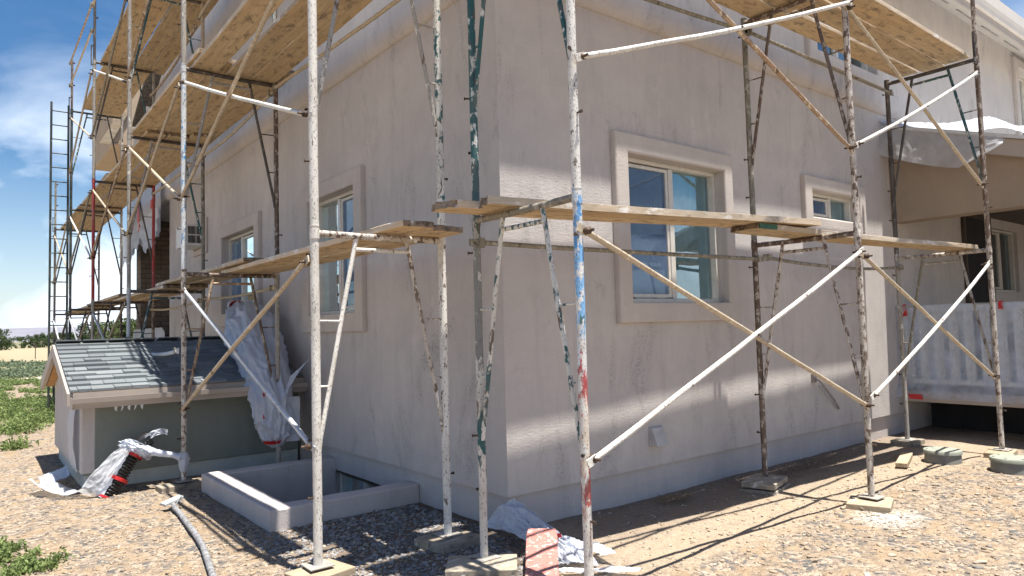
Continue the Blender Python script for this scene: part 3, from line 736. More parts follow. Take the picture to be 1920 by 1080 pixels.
Lbl = {0: 'at the house corner', 1: 'in front of the olive basement entry', 2: 'just behind the shingled roof', 3: 'third bay back with a red pole', 4: 'carrying the black ladder', 5: 'at the far end'}
for i, y in enumerate(LY):
    for lv in range(3):
        if (i, lv) not in Lm: continue
        pos_word = ['standing on wood blocks', 'stacked on the lowest frame', 'standing highest above two frames'][lv]
        scaffold_frame((LO, y), (LI, y), LZ[lv] if not (lv == 0 and i == 0) else .058, LZ[lv+1] if lv < 2 else 6.18, Lm[(i, lv)],
                       f'{LVL[lv]} frame of the left-wall scaffold {Lbl[i]}', GL, lv == 0,
                       lean=((.006*((i*7+lv*3) % 5-2)/2), .004*((i*3+lv) % 3-1)) if False else (0, 0), rl_=.0275 if i == 0 else .0245)
Rm = {(0,0): ('p_corner', 'p_inner', 'p_olive', 'p_tealwhite', 'p_tealwhite'), (0,1): ('p_whiteflake', 'p_teal', 'p_dark', 'p_teal', 'p_teal'),
      (1,0): ('p_rustwhite', 'p_rust', 'p_rust', 'p_rustwhite', 'p_rustwhite'), (1,1): ('p_rustwhite', 'p_olive', 'p_rust', 'p_rust', 'p_rust'),
      (2,0): ('p_rustwhite', 'p_grey', 'p_rustwhite', 'p_grey', 'p_olive'), (2,1): ('p_rust', 'p_dark', 'p_dark', 'p_teal', 'p_dark')}
Rb = ['at the house corner with blue, white and red paint', 'in front of the small high window', 'at the right end beside the porch']
for i, x in enumerate(RX):
    for lv in range(2):
        scaffold_frame((x, RO), (x, RI), RZs[lv] if lv else (.048 if i == 0 else .056), RZs[lv+1], Rm[(i, lv)],
                       f'{["bottom","upper"][lv]} frame of the right-wall scaffold {Rb[i] if lv == 0 else Rb[i].split(" with")[0]}', GR, lv == 0,
                       tapes=[(1, .24, 'bluetape')] if False else None)
# guard posts on top
def guard_post(x, y, zb, h, m, label):
    root = thing('guard_post', (x, y, zb), label, 'guard post', 'guard posts on top of the scaffold')
    mb = MB(); mb.tube([(x, y, zb-.12), (x, y, zb+h)], .021, 12); p = mb.build('post', M[m], root)
    for q in (.48, .94):
        mb = MB(); mb.tube([(x, y, zb+h*q), (x+.03, y-.018, zb+h*q), (x+.0301, y-.018, zb+h*q), (x+.045, y-.027, zb+h*q)], [.008, .008, .018, .018], 8); mb.build('toggle_pin', M['steel'], p)
    mb = MB(); mb.box((x-.055, y-.012, zb-.10), (x-.04, y+.012, zb+.22)); mb.box((x-.055, y-.012, zb-.11), (x, y+.012, zb-.095)); mb.box((x-.055, y-.012, zb+.22), (x, y+.012, zb+.235)); mb.build('clip', M['p_dark'], p)
guard_post(LO, LY[4], 6.19, 1.02, 'p_rust', 'rusty guard post above the black ladder')
guard_post(LO, LY[3], 6.19, 1.5, 'p_dark', 'dark guard post above the red scaffold pole')
guard_post(LO, LY[2], 6.19, 1.3, 'p_grey', 'grey guard post left of the two top guard rails')
guard_post(LO, LY[5], 4.14, 1.1, 'p_olive', 'short guard post at the far end behind the black ladder')
guard_post(RX[2], RO, 4.19, 1.3, 'p_rust', 'rusty guard post above the right end of the scaffold')
guard_post(RX[1], RO, 4.19, 1.2, 'p_grey', 'grey guard post between the right upper platforms')

def pipe(A, B, r, m, sag=0.0, seg=9, bendv=(0, 0, -1), jit=.004):
    A, B = Vector(A), Vector(B); n_ = 12; mb = MB()
    P = []
    for k in range(n_+1):
        q = k/n_; p = lerp(A, B, q)+Vector(bendv)*sag*4*q*(1-q)
        P.append(p+Vector((nz(p, 2, 1), nz(p, 2, 5), nz(p, 2, 9)))*jit)
    mb.tube(P, r, seg)
    t_ = (B-A).normalized()
    for e, s in ((A, 1), (B, -1)):   # flattened, drilled ends
        up = Vector((0, 0, 1)); sd_ = t_.cross(up).normalized(); up = sd_.cross(t_)
        mb.obox(e-t_*s*.02, t_*.035, sd_*.0045, up*(r*1.35))
    return mb
def cross_brace(a0, a1, b0, b1, mats, label, group, sag=(.0, .0), off=.028, bv=((0, 0, -1), (0, 0, -1))):
    a0, a1, b0, b1 = map(Vector, (a0, a1, b0, b1))
    c_ = (a0+a1)/2
    root = thing('cross_brace', tuple(c_), label, 'cross brace', group)
    for k, (A, B) in enumerate(((a0, a1), (b0, b1))):
        nrm = (a1-a0).cross(b1-b0).normalized()*(.013 if k else -.013)
        pipe(A+nrm, B+nrm, .016, mats[k], sag[k], bendv=bv[k]).build('brace_bar', M[mats[k]], root)
    mb = MB(); nrm = (a1-a0).cross(b1-b0).normalized(); mb.tube([c_-nrm*.035, c_+nrm*.035], .008, 8); mb.build('pivot_bolt', M['steel'], root)
    for e in (a0, a1, b0, b1):
        mb = MB(); mb.tube([e-nrm*.05, e-nrm*.02, e-nrm*.0199, e+nrm*.0199, e+nrm*.02, e+nrm*.05], [.008, .008, .02, .02, .008, .008], 8); mb.build('toggle_pin', M['steel'], root)
GB = 'crossed braces of the scaffolds'
yb = RO-.035
cross_brace((RX[0]+.03, yb, 1.93), (RX[1]-.06, yb, .77), (RX[0]+.02, yb, .76), (RX[1]-.06, yb, 1.955), ('p_tan', 'p_white'), 'crossed tan and white braces below the big window', GB, (.0, .006))
cross_brace((RX[1]+.05, yb, 1.925), (RX[2]-.2, yb, .825), (RX[1]+.03, yb, .84), (RX[2]-.2, yb, 1.95), ('p_tan', 'p_white'), 'crossed tan and white braces in front of the wrapped porch railing', GB, (.0, .022), bv=((0, 0, -1), (0, -.3, -1)))
cross_brace((RX[0]+.03, yb, 3.96), (RX[1]-.10, yb, 2.775), (RX[0]+.03, yb, 2.85), (RX[1]-.03, yb, 3.95), ('p_rosy', 'p_white'), 'crossed white and rusty braces above the big window', GB, (.0, .024))
cross_brace((RX[1]+.0, yb, 3.92), (RX[2]-.17, yb, 2.78), (RX[1]+.01, yb, 2.815), (RX[2]-.19, yb, 3.93), ('p_tan', 'p_white'), 'crossed tan and white braces in front of the porch roof', GB, (.0, .022))
xb = LO-.035
bn = ['in front of the window well', 'over the basement entry roof', 'left of the hanging plastic', 'left of the brick pier', 'at the far end']
cm = [('p_galv', 'p_tan'), ('p_rosy', 'p_grey'), ('p_galv', 'p_olive'), ('p_galv', 'p_olive'), ('p_galv', 'p_dark')]
for i in range(5):
    y0, y1 = LY[i], LY[i+1]
    for lv in range(3):
        if lv == 2 and i in (0, 4): continue
        if lv == 0 and i == 1: continue
        zlo, zhi = LZ[lv]+.70, LZ[lv]+1.81
        c1, c2 = cm[i] if lv == 0 else (('p_white', 'p_tan') if lv == 1 and i == 0 else (('p_tan', 'p_rosy'), ('p_white', 'p_olive'), ('p_tan', 'p_tan'))[(i+lv) % 3])
        A = ((xb, y1-.16, zhi), (xb, y0+.03, zlo)); B = ((xb, y1-.16, zlo), (xb, y0+.03, zhi))
        cross_brace(*A, *B, (c1, c2), f'crossed {["lowest","middle","topmost"][lv]} braces of the left scaffold {bn[i]}', GB, (.0 if i else (.0 if lv == 0 else .012), .0))
# single rails along the inner legs
def rail(A, B, m, label, sag=.0, r=.0165, bendv=(0, 0, -1)):
    mb = pipe(A, B, r, m, sag, 10, bendv)
    t_ = (Vector(B)-Vector(A)).normalized()
    o = mb.build('scaffold_rail', M[m]); tag(o, label, 'scaffold rail', 'single rails of the scaffolds')
    for e in (Vector(A)+t_*.03, Vector(B)-t_*.03):
        mb = MB(); mb.obox(e, t_*.02, (0, 0, .03), t_.cross(Vector((0, 0, 1)))*.024); mb.build('clamp', M['p_olive'], o, .004)
rail((RX[0]-.02, RI-.03, 1.968), (RX[1]+.03, RI-.03, 1.99), 'p_olive', 'olive grey rail running behind the lower board past the big window', .004)
rail((RX[1]+.14, RI-.03, 2.01), (RX[2]+.03, RI-.03, 2.005), 'p_olive', 'sagging olive rail under the small high window', .05)
rail((RX[0]-.02, RI-.03, 3.93), (RX[1]-.06, RI-.03, 4.05), 'p_olive', 'long high rail above the big window', .02)
rail((RX[1]+.0, RI-.03, 4.055), (RX[2]+.03, RI-.03, 4.03), 'p_olive', 'high rail along the upper window sill', .0)
rail((LI-.03, LY[0]-.03, 3.93), (LI-.03, LY[1]-.03, 4.05), 'p_tan', 'long tan rail under the wide platform on the left wall', .01)
rail((LI-.03, LY[1]+.05, 4.03), (LI-.03, LY[2]-.15, 3.92), 'p_tan', 'bent tan rail above the wall air conditioner', .06)
rail((LI-.03, LY[2]-.1, 3.98), (LI-.03, LY[3]-.1, 3.95), 'p_tan', 'thick pale rail in front of the hanging plastic', .05, .02)
rail((LI-.03, LY[1]+.05, 1.925), (LI-.03, LY[2]-.15, 1.945), 'p_tan', 'tan rail below the far left-wall window', .03)
rail((LI-.03, LY[2]+.05, 1.93), (LI-.03, LY[3]+.05, 1.93), 'p_tan', 'tan rail in front of the dark brick pier', .05)
rail((xb, LY[2]+.0, 1.42), (xb, LY[1]+.1, 1.30), 'p_galv', 'bent grey pipe sagging just above the shingled roof', .10, .02)
rail((LI-.03, LY[2]+.1, 5.95), (LI-.03, LY[1]-.1, 6.2), 'p_tan', 'tan rail under the top platform, bent at its lower end', .02, .02)
rail((LI-.03, LY[3]+.1, 5.75), (LI-.03, LY[2]+.25, 5.9), 'p_rosy', 'short bent rail with a red end below the top platform', .10, .02)
rail((xb, LY[4]-.0, 7.13), (xb, LY[3]+.05, 7.16), 'p_rosy', 'upper guard rail against the sky at top left', 0)
rail((xb, LY[4]-.0, 6.66), (xb, LY[3]+.05, 6.70), 'p_tan', 'lower guard rail against the sky at top left', 0)
rail((xb, LY[3]-.05, 7.10), (xb, LY[2]+.05, 7.10), 'p_tan', 'guard rail rising out of the picture beside the top platform', 0)

# black ladder frame on the outer leg of the fifth frame
lad = thing('scaffold_ladder', (-1.5, LY[4], .05), 'tall black scaffold ladder standing at the far left against the sky', 'ladder')
for x in (-1.672, -1.375):
    mb = MB(); mb.tube([(x, LY[4]-.02, .05), (x, LY[4]-.02, 2.1), (x, LY[4]-.02, 4.2), (x, LY[4]-.02, 6.27 if x < -1.5 else 6.24)], .021, 10); mb.build('rail', M['p_ladder'], lad)
for k in range(21):
    z = .28+k*.2905; mb = MB(); mb.tube([(-1.672, LY[4]-.02, z), (-1.375, LY[4]-.02, z)], .0115, 8); mb.build('rung', M['p_ladder'], lad)
mb = MB(); mb.box((-1.95, LY[4]-.12, .0), (-1.25, LY[4]+.12, .045)); tag(mb.build('plank', M['block_tan'], None, .004), 'flat board under the feet of the black ladder', 'board')

# boards
def plank(A, B, wd, th, label, group='scaffold boards', seed=0, chip=.02, mats=('wood', 'wood_top', 'wood_edge', 'wood_end'), name='plank', cup=.004):
    """A, B: centres of the underside ends; built in its own axes so that the grain follows it"""
    A, B = Vector(A), Vector(B); Ln = (B-A).length; X = (B-A).normalized(); Y = Vector((0, 0, 1)).cross(X).normalized(); Z = X.cross(Y)
    nx, ny = max(10, int(Ln*12)), 6; rs = random.Random(seed)
    vs = []; 
    e0 = [rs.random()*chip for _ in range(ny+1)]; e1 = [rs.random()*chip for _ in range(ny+1)]
    for lay in (0, 1):
        for i in range(nx+1):
            for j in range(ny+1):
                u, v_ = i/nx, j/ny
                x = u*Ln
                if i == 0: x += e0[j]*(1.6 if lay else 1)
                if i == nx: x -= e1[j]*(1.6 if lay else 1)
                y = (v_-.5)*wd
                if j in (0, ny): y += .006*noise.noise(Vector((x*1.7, seed*3.1+j, lay*.4)))+.003*noise.noise(Vector((x*9, seed*3.1+j, lay)))
                if i in (0, nx) and j in (0, ny): y *= .93
                z = lay*th + cup*math.cos((v_-.5)*3) + .012*noise.noise(Vector((x*.5, seed*1.3, 0))) + (.003*noise.noise(Vector((x*5, y*20, seed+5))) if lay else .0)
                vs.append((x, y, z))
    N = (nx+1)*(ny+1); fs = []; ms = []
    id_ = lambda l, i, j: l*N+i*(ny+1)+j
    for i in range(nx):
        for j in range(ny):
            fs.append((id_(0,i,j), id_(0,i,j+1), id_(0,i+1,j+1), id_(0,i+1,j))); ms.append(0)
            fs.append((id_(1,i,j), id_(1,i+1,j), id_(1,i+1,j+1), id_(1,i,j+1))); ms.append(1)
        fs.append((id_(0,i,0), id_(0,i+1,0), id_(1,i+1,0), id_(1,i,0))); ms.append(2)
        fs.append((id_(0,i+1,ny), id_(0,i,ny), id_(1,i,ny), id_(1,i+1,ny))); ms.append(2)
    for j in range(ny):
        fs.append((id_(0,0,j+1), id_(0,0,j), id_(1,0,j), id_(1,0,j+1))); ms.append(3)
        fs.append((id_(0,nx,j), id_(0,nx,j+1), id_(1,nx,j+1), id_(1,nx,j))); ms.append(3)
    me = bpy.data.meshes.new(name); me.from_pydata(vs, [], fs)
    for m in mats: me.materials.append(M[m])
    me.polygons.foreach_set('material_index', ms); me.update()
    o = bpy.data.objects.new(name, me); COL.objects.link(o)
    o.matrix_world = Matrix(((X.x, Y.x, Z.x, A.x), (X.y, Y.y, Z.y, A.y), (X.z, Y.z, Z.z, A.z), (0, 0, 0, 1)))
    md = o.modifiers.new('edge', 'BEVEL'); md.width = .006; md.segments = 2; md.limit_method = 'ANGLE'; md.angle_limit = math.radians(60)
    return tag(o, label, 'scaffold board', group)
TH = .042
b1, b2, b3 = LZ[1]-.04+.023, LZ[2]-.04+.023, LZ[3]-.04+.023
sd_i = 0
bays = ['in the bay at the house corner', 'in the bay over the basement entry', 'in the bay by the hanging plastic', 'in the bay by the red pole', 'in the farthest bay']
rj = random.Random(11)
low = {0: [(-.525, 3.95, -.13), (-.785, 3.7, -.20)], 1: [(-.56, 6.75, 3.05), (-.83, 6.6, 2.75)], 2: [(-.60, 9.9, 5.75), (-.86, 9.85, 5.95)], 3: [(-.62, 13.1, 9.2), (-.90, 13.0, 9.0)], 4: [(-.70, 16.3, 12.4), (-.96, 16.3, 12.2)]}
for i, L_ in low.items():
    for k, (x, y1, y0) in enumerate(L_):
        sd_i += 1; lift0 = .0 if i == 0 else .0; lift1 = TH+.004 if i < 4 else 0
        z1 = b1 + (.046 if i < 4 and False else 0)
        zA = b1 + (.05 if i % 2 == 1 else 0); 
        plank((x+rj.uniform(-.01, .01), y1, zA), (x+rj.uniform(-.01, .01), y0, zA), .242, TH, f'{["inner","outer"][k]} board of the lowest left-wall platform {bays[i]}', 'boards of the lowest left platform', sd_i)
mid = {0: [-.535, -.785, -1.12], 1: [-.40, -.65, -.90, -1.15], 2: [-.50, -.755, -1.04], 3: [-.52, -.78, -1.05], 4: [-.56, -.82, -1.08]}
for i, xs in mid.items():
    for k, x in enumerate(xs):
        sd_i += 1; zA = b2 + (.048 if i % 2 == 1 else 0)
        plank((x, LY[i+1]+.33+rj.uniform(-.12, .1), zA), (x+rj.uniform(-.01, .01), LY[i]-.30+rj.uniform(-.1, .1), zA), .245, TH, f'{["first","second","third","fourth"][k]} board from the wall, middle left platform, {bays[i][7:]}', 'boards of the middle left platform', sd_i)
top = {1: [-.45, -.71, -.97], 2: [-.35, -.61, -.87, -1.10], 3: [-.53, -.78, -1.02]}
for i, xs in top.items():
    for k, x in enumerate(xs):
        sd_i += 1; zA = b3 + (.048 if i % 2 == 1 else 0)
        plank((x, LY[i+1]+.12+rj.uniform(-.1, .12), zA), (x+rj.uniform(-.01, .01), LY[i]-.28+rj.uniform(-.1, .1), zA), .245, TH, f'{["first","second","third","fourth"][k]} board from the wall, top left platform, {bays[i][7:]}', 'boards of the top left platform', sd_i)
zr1 = RZs[1]-.04+.023; zr2 = RZs[2]-.04+.023
plank((-.70, -.712, zr1-.002), (2.46, -.99, zr1+.05), .195, .046, 'outer lower board running from the house corner past the big window', 'boards of the lower right platform', 91, .06)
plank((-.86, -.515, zr1-.002), (2.02, -.775, zr1+.05), .20, .046, 'inner lower board running from the house corner past the big window', 'boards of the lower right platform', 93, .08)
plank((1.68, -.83, zr1-.006), (5.55, -1.04, zr1), .28, .044, 'lower board on the right with a green paint mark on its near end', 'boards of the lower right platform', 92, .05)
mb = MB(); mb.obox((1.80, -.985, zr1+.018), (.11, -.006, 0), (0, .004, 0), (0, 0, .019)); gm = mb.build('paint_mark', m_plain('green_paint', (.02, .10, .06), .6, .2, 30, .1), bpy.data.objects['plank'] if False else None)
_p = [o for o in COL.objects if o.get('label', '').startswith('lower board on the right with')][0]
gm.parent = _p; gm.matrix_parent_inverse = _p.matrix_world.inverted()
OW = ['first', 'second', 'third']
for k, (ya, yb_, w_) in enumerate([(-.607, -.562, .25), (-.897, -.835, .25), (-1.145, -1.095, .25)]):
    plank((-1.0+.1*k, ya, zr2), (2.86-.1*k, yb_, zr2+.004), w_, TH, f'{OW[k]} board from the wall on the high platform above the big window', 'boards of the upper right platform', 101+k, cup=.002)
for k, (ya, yb_, w_) in enumerate([(-.585, -.568, .228), (-.8625, -.8235, .235), (-1.115, -1.075, .25)]):
    plank((2.13+.12*k, ya, zr2+.047), (5.52+.05*(k % 2), yb_, zr2+.044), w_, TH, f'{OW[k]} board from the wall on the high platform near the eave', 'boards of the upper right platform', 105+k, cup=.002)

# wood blocks under the legs
def block(c_, hx, hy, h, rot, label, m='block', z0=None, n=1):
    root = None
    zz = ground_h(*c_)-.012 if z0 is None else z0
    q = Matrix.Rotation(math.radians(rot), 3, 'Z'); mb = MB()
    mb.obox((c_[0], c_[1], zz+h/2), q @ Vector((hx, 0, 0)), q @ Vector((0, hy, 0)), (0, 0, h/2))
    o = mb.build('wood_block', M[m], None, .006)
    return tag(o, label, 'wood block', 'wood blocks under the scaffold legs')
block((LO+.0, LY[0]-.03), .16, .13, .066, 12, 'yellowish wood block under the white pole in front of the window well', 'block_tan')
block((LI-.02, LY[0]-.03), .17, .15, .064, 8, 'grey wood block in the gravel at the left foundation', 'block')
block((LO-.03, LY[1]-.02), .20, .10, .06, 5, 'stacked grey boards under the pole at the basement entry', 'block')
block((LI, LY[1]), .12, .12, .06, 0, 'wood block hidden below the wrapped plastic')
block((RX[0]-.06, RI-.06), .21, .14, .054, -38, 'long weathered block under the teal pole at the house corner', 'block')
block((RX[0], RO), .16, .14, .06, -10, 'wood block under the many-coloured corner pole', 'block')
block((RX[1]-.09, RI-.05), .21, .15, .04, 14, 'lower wet-looking board under the rusty pole by the right wall', 'block')
block((RX[1]-.09, RI-.05), .205, .14, .046, 16, 'upper grey board under the rusty pole by the right wall', 'block', z0=.032)
block((RX[1]-.05, RO-.01), .17, .15, .062, 20, 'thick pale block in the sunlit gravel beside the white spill', 'block_tan')
block((RX[2], RI), .16, .12, .07, 0, 'wood block in the shade under the deck edge')
block((RX[2]-.05, RO+.0), .20, .12, .07, 10, 'orange-brown board under the last outer pole', 'block_tan')
for i in (2, 3, 4, 5):
    block((LO, LY[i]), .14, .12, .07, 3*i, f'wood block under the outer left pole {Lbl[i]}'); block((LI, LY[i]), .14, .12, .07, 5*i, f'wood block under the inner left pole {Lbl[i]}')

# ------------------------------------------------------------------ plastic sheets
def ridged(p, s, seed): return 1-2*abs(noise.noise(Vector((p[0]*s+seed, p[1]*s-seed, p[2]*s+2*seed))))
def crumple_tube(path, radii, na=40, nl=44, amp=.35, seed=0, flat=1.0):
    pts = [Vector(p) for p in path]; mb = MB(); vs = []
    def sample(arr, q):
        k = q*(len(arr)-1); i = min(int(k), len(arr)-2); f_ = k-i; f_ = f_*f_*(3-2*f_)
        return arr[i]+(arr[i+1]-arr[i])*f_
    for j in range(nl+1):
        q = j/nl; c_ = sample(pts, q); r = sample(radii, q)
        tt = (sample(pts, min(1, q+.03))-sample(pts, max(0, q-.03))).normalized()
        u = tt.cross(Vector((.3, .9, .1))).normalized(); v_ = tt.cross(u)
        for i in range(na):
            a = 2*math.pi*i/na
            n0 = (math.cos(a), math.sin(a), q*5)
            w_ = .5*noise.noise(Vector((n0[0]*1.1+seed, n0[1]*1.1, q*4)))
            rr = r*(1+amp*(.8*ridged((n0[0]+w_, n0[1]-w_, n0[2]*.30), 1.2, seed)+.55*ridged((n0[0]-w_, n0[1], n0[2]*.45+w_), 2.5, seed+3)+.28*ridged((n0[0], n0[1], n0[2]*.9), 4.2, seed+7)**2)-amp*.35)
            vs.append(c_+(u*math.cos(a)+v_*math.sin(a)*flat)*rr)
    fs = [(j*na+i, j*na+(i+1) % na, (j+1)*na+(i+1) % na, (j+1)*na+i) for j in range(nl) for i in range(na)]
    mb.add(vs, fs, 0, True)
    return mb
def sheet(P, nu, nv, amp, sc, seed, nrm):
    nrm = Vector(nrm); mb = MB()
    def Q(u, v):
        p = Vector(P(u, v)); k = (u*sc[0], v*sc[1], 0)
        d = amp*(.7*ridged(k, 1, seed)+.4*ridged(k, 2.3, seed+4)+.2*ridged(k, 5.1, seed+9))
        return p+nrm*d
    mb.grid(Q, nu, nv, 0, True); return mb
# wrapped bundle round the inner pole of the second left frame
mb = crumple_tube([(-.36, 4.85, 1.80), (-.36, 4.72, 1.70), (-.38, 4.35, 1.50), (-.40, 3.95, 1.22), (-.42, 3.62, .95), (-.44, 3.44, .72), (-.44, 3.40, .52), (-.43, 3.39, .38), (-.42, 3.39, .27)],
                  [.05, .13, .21, .20, .165, .15, .14, .12, .04], 110, 130, .52, 3)
o = mb.build('plastic_bundle', M['plastic_thick']); tag(o, 'big crumpled white plastic wrapped round the pole beside the basement entry', 'plastic sheet')
mb = crumple_tube([(-.36, 4.88, 1.83), (-.37, 4.98, 1.78), (-.38, 5.02, 1.70)], [.04, .07, .02], 24, 12, .5, 8); mb.build('knot', M['plastic_thick'], o)
mb = sheet(lambda u, v: (-.30+.10*u-.12*v, 3.30-.30*u, .98+.20*u-.30*v*(1-u*.6)), 16, 16, .03, (3, 4), 4, (-.6, -.6, .3)); mb.build('loose_flap', M['plastic_thick'], o)
mb = sheet(lambda u, v: (-.36+.16*u, 3.36-.06*u, .78-.46*v), 14, 18, .03, (3, 3), 14, (-.5, -.8, 0)); mb.build('hanging_tail', M['plastic_thick'], o)
mb = MB(); mb.tube([(-.44, 3.39, .33), (-.445, 3.385, .37)], [.115, .13], 20, cap=False); mb.build('red_tape', M['red'], o)
mb = MB(); mb.tube([(-.37, 4.85, 1.73), (-.37, 4.80, 1.77)], [.10, .12], 14, cap=False); mb.build('red_tape', M['red'], o); mb = MB()
mb.obox((-.565, 3.36, .80), (.012, .05, -.025), (.0, .004, .016), (.008, 0, 0)); mb.obox((-.575, 3.32, .62), (.01, .03, .04), (.0, .012, -.004), (.006, 0, 0)); mb.build('red_tape', M['red'], o)
# sheet at the house corner
CP = [Vector(p) for p in ((.035, -.02, .235), (.03, -.10, .21), (.02, -.24, .165), (.0, -.42, .125), (-.03, -.60, .075), (-.10, -.80, .03))]
CW = [.15, .145, .12, .12, .14, .12]
def cornp(u, v):
    k = v*(len(CP)-1); i = min(int(k), len(CP)-2); f_ = k-i
    c_ = lerp(CP[i], CP[i+1], f_); w2 = lerp(CW[i], CW[i+1], f_); a = (u-.5)*2
    side = Vector((.80, -.58, 0)) if v > .2 else lerp(Vector((.75, -.66, 0)), Vector((.80, -.58, 0)), v*5)
    d = c_+side*a*w2*1.05
    d.z = max(.008, c_.z*(1-.72*abs(a)**1.7)-.012); 
    if v < .2: d += Vector((-.09, -.02, 0))*max(0, -a)*(1-v*5)
    return d
mb = sheet(cornp, 110, 130, .062, (4.2, 3.4), 2, (-.5, -.6, .62))
o = mb.build('plastic_sheet', M['plastic_thick']); tag(o, 'crumpled white plastic lying at the foot of the house corner', 'plastic sheet')
mb = sheet(lambda u, v: (.02+.13*u-.05*v, -.42-.30*u-.20*v, .05+.03*math.sin(6*v)*(1-u)), 40, 30, .03, (3, 3), 16, (0, -.3, 1)); mb.build('trailing_fold', M['plastic_thick'], o)
mb = sheet(lambda u, v: (-.30+.30*u+.10*v, -.78-.20*u-.16*v, .02+.008*math.sin(7*u)), 60, 50, .012, (4, 4), 6, (0, 0, 1)); mb.build('spread_flap', M['plastic_thick'], o)
mb = MB(); mb.obox((-.10, -.40, .105), (.012, -.008, .0), (0, .003, .012), (.005, .008, 0)); mb.build('red_tape', M['red'], o)
mb = MB(); mb.obox((-.035, -.565, .128), (.010, -.008, .0), (0, .003, .010), (.005, .008, 0)); mb.build('red_tape', M['red'], o)
# red speckled board on it
plank((-.135, -.515, .15), (-.70, -1.18, .03), .185, .035, 'pink red speckled board lying over the plastic at the corner', None, 120, .01, ('redboard', 'redboard', 'redboard', 'redboard'), 'red_board')['category'] = 'board'
# tail of the black drain hose with its plastic
hose = thing('drain_hose', (-1.85, 3.6, 0), 'black corrugated drain hose half wrapped in plastic with red tape', 'drain hose')
mb = MB(); A, B = Vector((-1.955, 3.52, -.03)), Vector((-1.665, 3.60, .43)); P = []; R_ = []
for k in range(77):
    P.append(lerp(A, B, k/76)); R_.append(.066+.0075*(1 if (k//2) % 2 else -1))
mb.tube(P, R_, 24); mb.tube([lerp(A, B, .97), lerp(A, B, 1.04)+Vector((.02, 0, -.005)), lerp(A, B, 1.12)+Vector((.05, 0, -.012))], [.066, .075, .075], 24); mb.build('pipe', M['black'], hose)
ax = (B-A).normalized(); sdv = Vector((-.82, 0, .57)); nfr = Vector((0, -1, 0))
mb = sheet(lambda u, v: lerp(A, B, .0+.92*v)+(sdv*math.cos(-1.1+2.2*u)+nfr*math.sin(-1.1+2.2*u))*(.084+.05*math.sin(v*3.1)*max(0, .5-u)), 20, 60, .012, (2, 9), 5, sdv); mb.build('plastic_wrap', M['plastic_thick'], hose)
for q0, q1, ph in ((.76, .85, .1), (.32, .38, -.2), (.0, .04, 0)):
    mb = MB(); mb.tube([lerp(A, B, q0), lerp(A, B, q1)], .093, 24, cap=False); mb.build('red_tape', M['red'], hose)
TP = [Vector(p) for p in ((-1.74, 3.50, .43), (-1.86, 3.48, .30), (-1.98, 3.47, .14), (-2.06, 3.50, .04), (-2.16, 3.68, .02), (-2.30, 3.95, .05), (-2.42, 4.20, .09))]
TW = [.05, .075, .10, .10, .10, .12, .07]
def tailp(u, v):
    k = v*(len(TP)-1); i = min(int(k), len(TP)-2); f_ = k-i; c_ = lerp(TP[i], TP[i+1], f_); w2 = lerp(TW[i], TW[i+1], f_)
    sd_ = Vector((-.55, .25, .50)) if v < .45 else lerp(Vector((-.55, .25, .50)), Vector((-.80, -.45, .12)), min(1, (v-.45)/.25))
    return c_+sd_*w2*(u-.3)*2.0+Vector((0, 0, .03*math.sin(u*6+v*9)*v))
mb = sheet(tailp, 30, 90, .022, (2.2, 7), 9, (-.3, -.6, .7)); mb.build('plastic_tail', M['plastic'], hose)
mb = crumple_tube([lerp(A, B, .80), lerp(A, B, .90), lerp(A, B, 1.0)], [.10, .115, .075], 60, 30, .5, 21); mb.build('plastic_cuff', M['plastic_thick'], hose)
mb = sheet(lambda u, v: (-1.63+.20*v, 3.55, .43+.06*u*(1.2-v*.4)+.07*math.sin(v*2.2)), 14, 30, .022, (1.2, 3), 31, (0, -1, .3)); mb.build('plastic_flap', M['plastic_thick'], hose)
mb = crumple_tube([(-1.66, 3.54, .37), (-1.55, 3.50, .345), (-1.42, 3.42, .315), (-1.345, 3.36, .285)], [.05, .026, .020, .026], 24, 40, .4, 17); mb.build('plastic_strap', M['plastic_thick'], hose)
mb = crumple_tube([(LO, 3.385, .33), (LO, 3.385, .27), (LO-.015, 3.355, .15)], [.032, .04, .018], 30, 24, .5, 12); mb.build('knot', M['plastic_thick'], hose)
mb = sheet(lambda u, v: (-2.15-.22*u, 4.75-.55*v, .03+.12*(1-u)*(1-abs(v-.5))), 20, 20, .03, (4, 4), 41, (-.5, 0, .8)); tag(mb.build('plastic_sheet', M['plastic_thick']), 'crumpled grey plastic on the ground beside the gable end', 'plastic sheet')
# porch roof sheet
mb = sheet(lambda u, v: (6.03-.03*v-.02*math.sin(u*9)*v, .02-1.33*u, FT(.02-1.33*u)+.03-(.37+.07*math.sin(u*3.2)-(.26*max(0, u-.66)/.34))*v), 70, 30, .022, (5, .9), 3, (-1, 0, .1))
o = mb.build('plastic_sheet', M['plastic']); tag(o, 'clear plastic sheet hanging from the porch roof edge', 'plastic sheet')
mb = sheet(lambda u, v: (6.0+.7*v, .0-1.5*u, FT(-1.5*u)+.062+.05*u+.13*math.exp(-((u-.74)/.15)**2)*math.sin(min(1, v+.25)*2.4)), 70, 30, .03, (8, 3), 13, (0, 0, 1)); mb.build('folded_top', M['plastic_thick'], o)
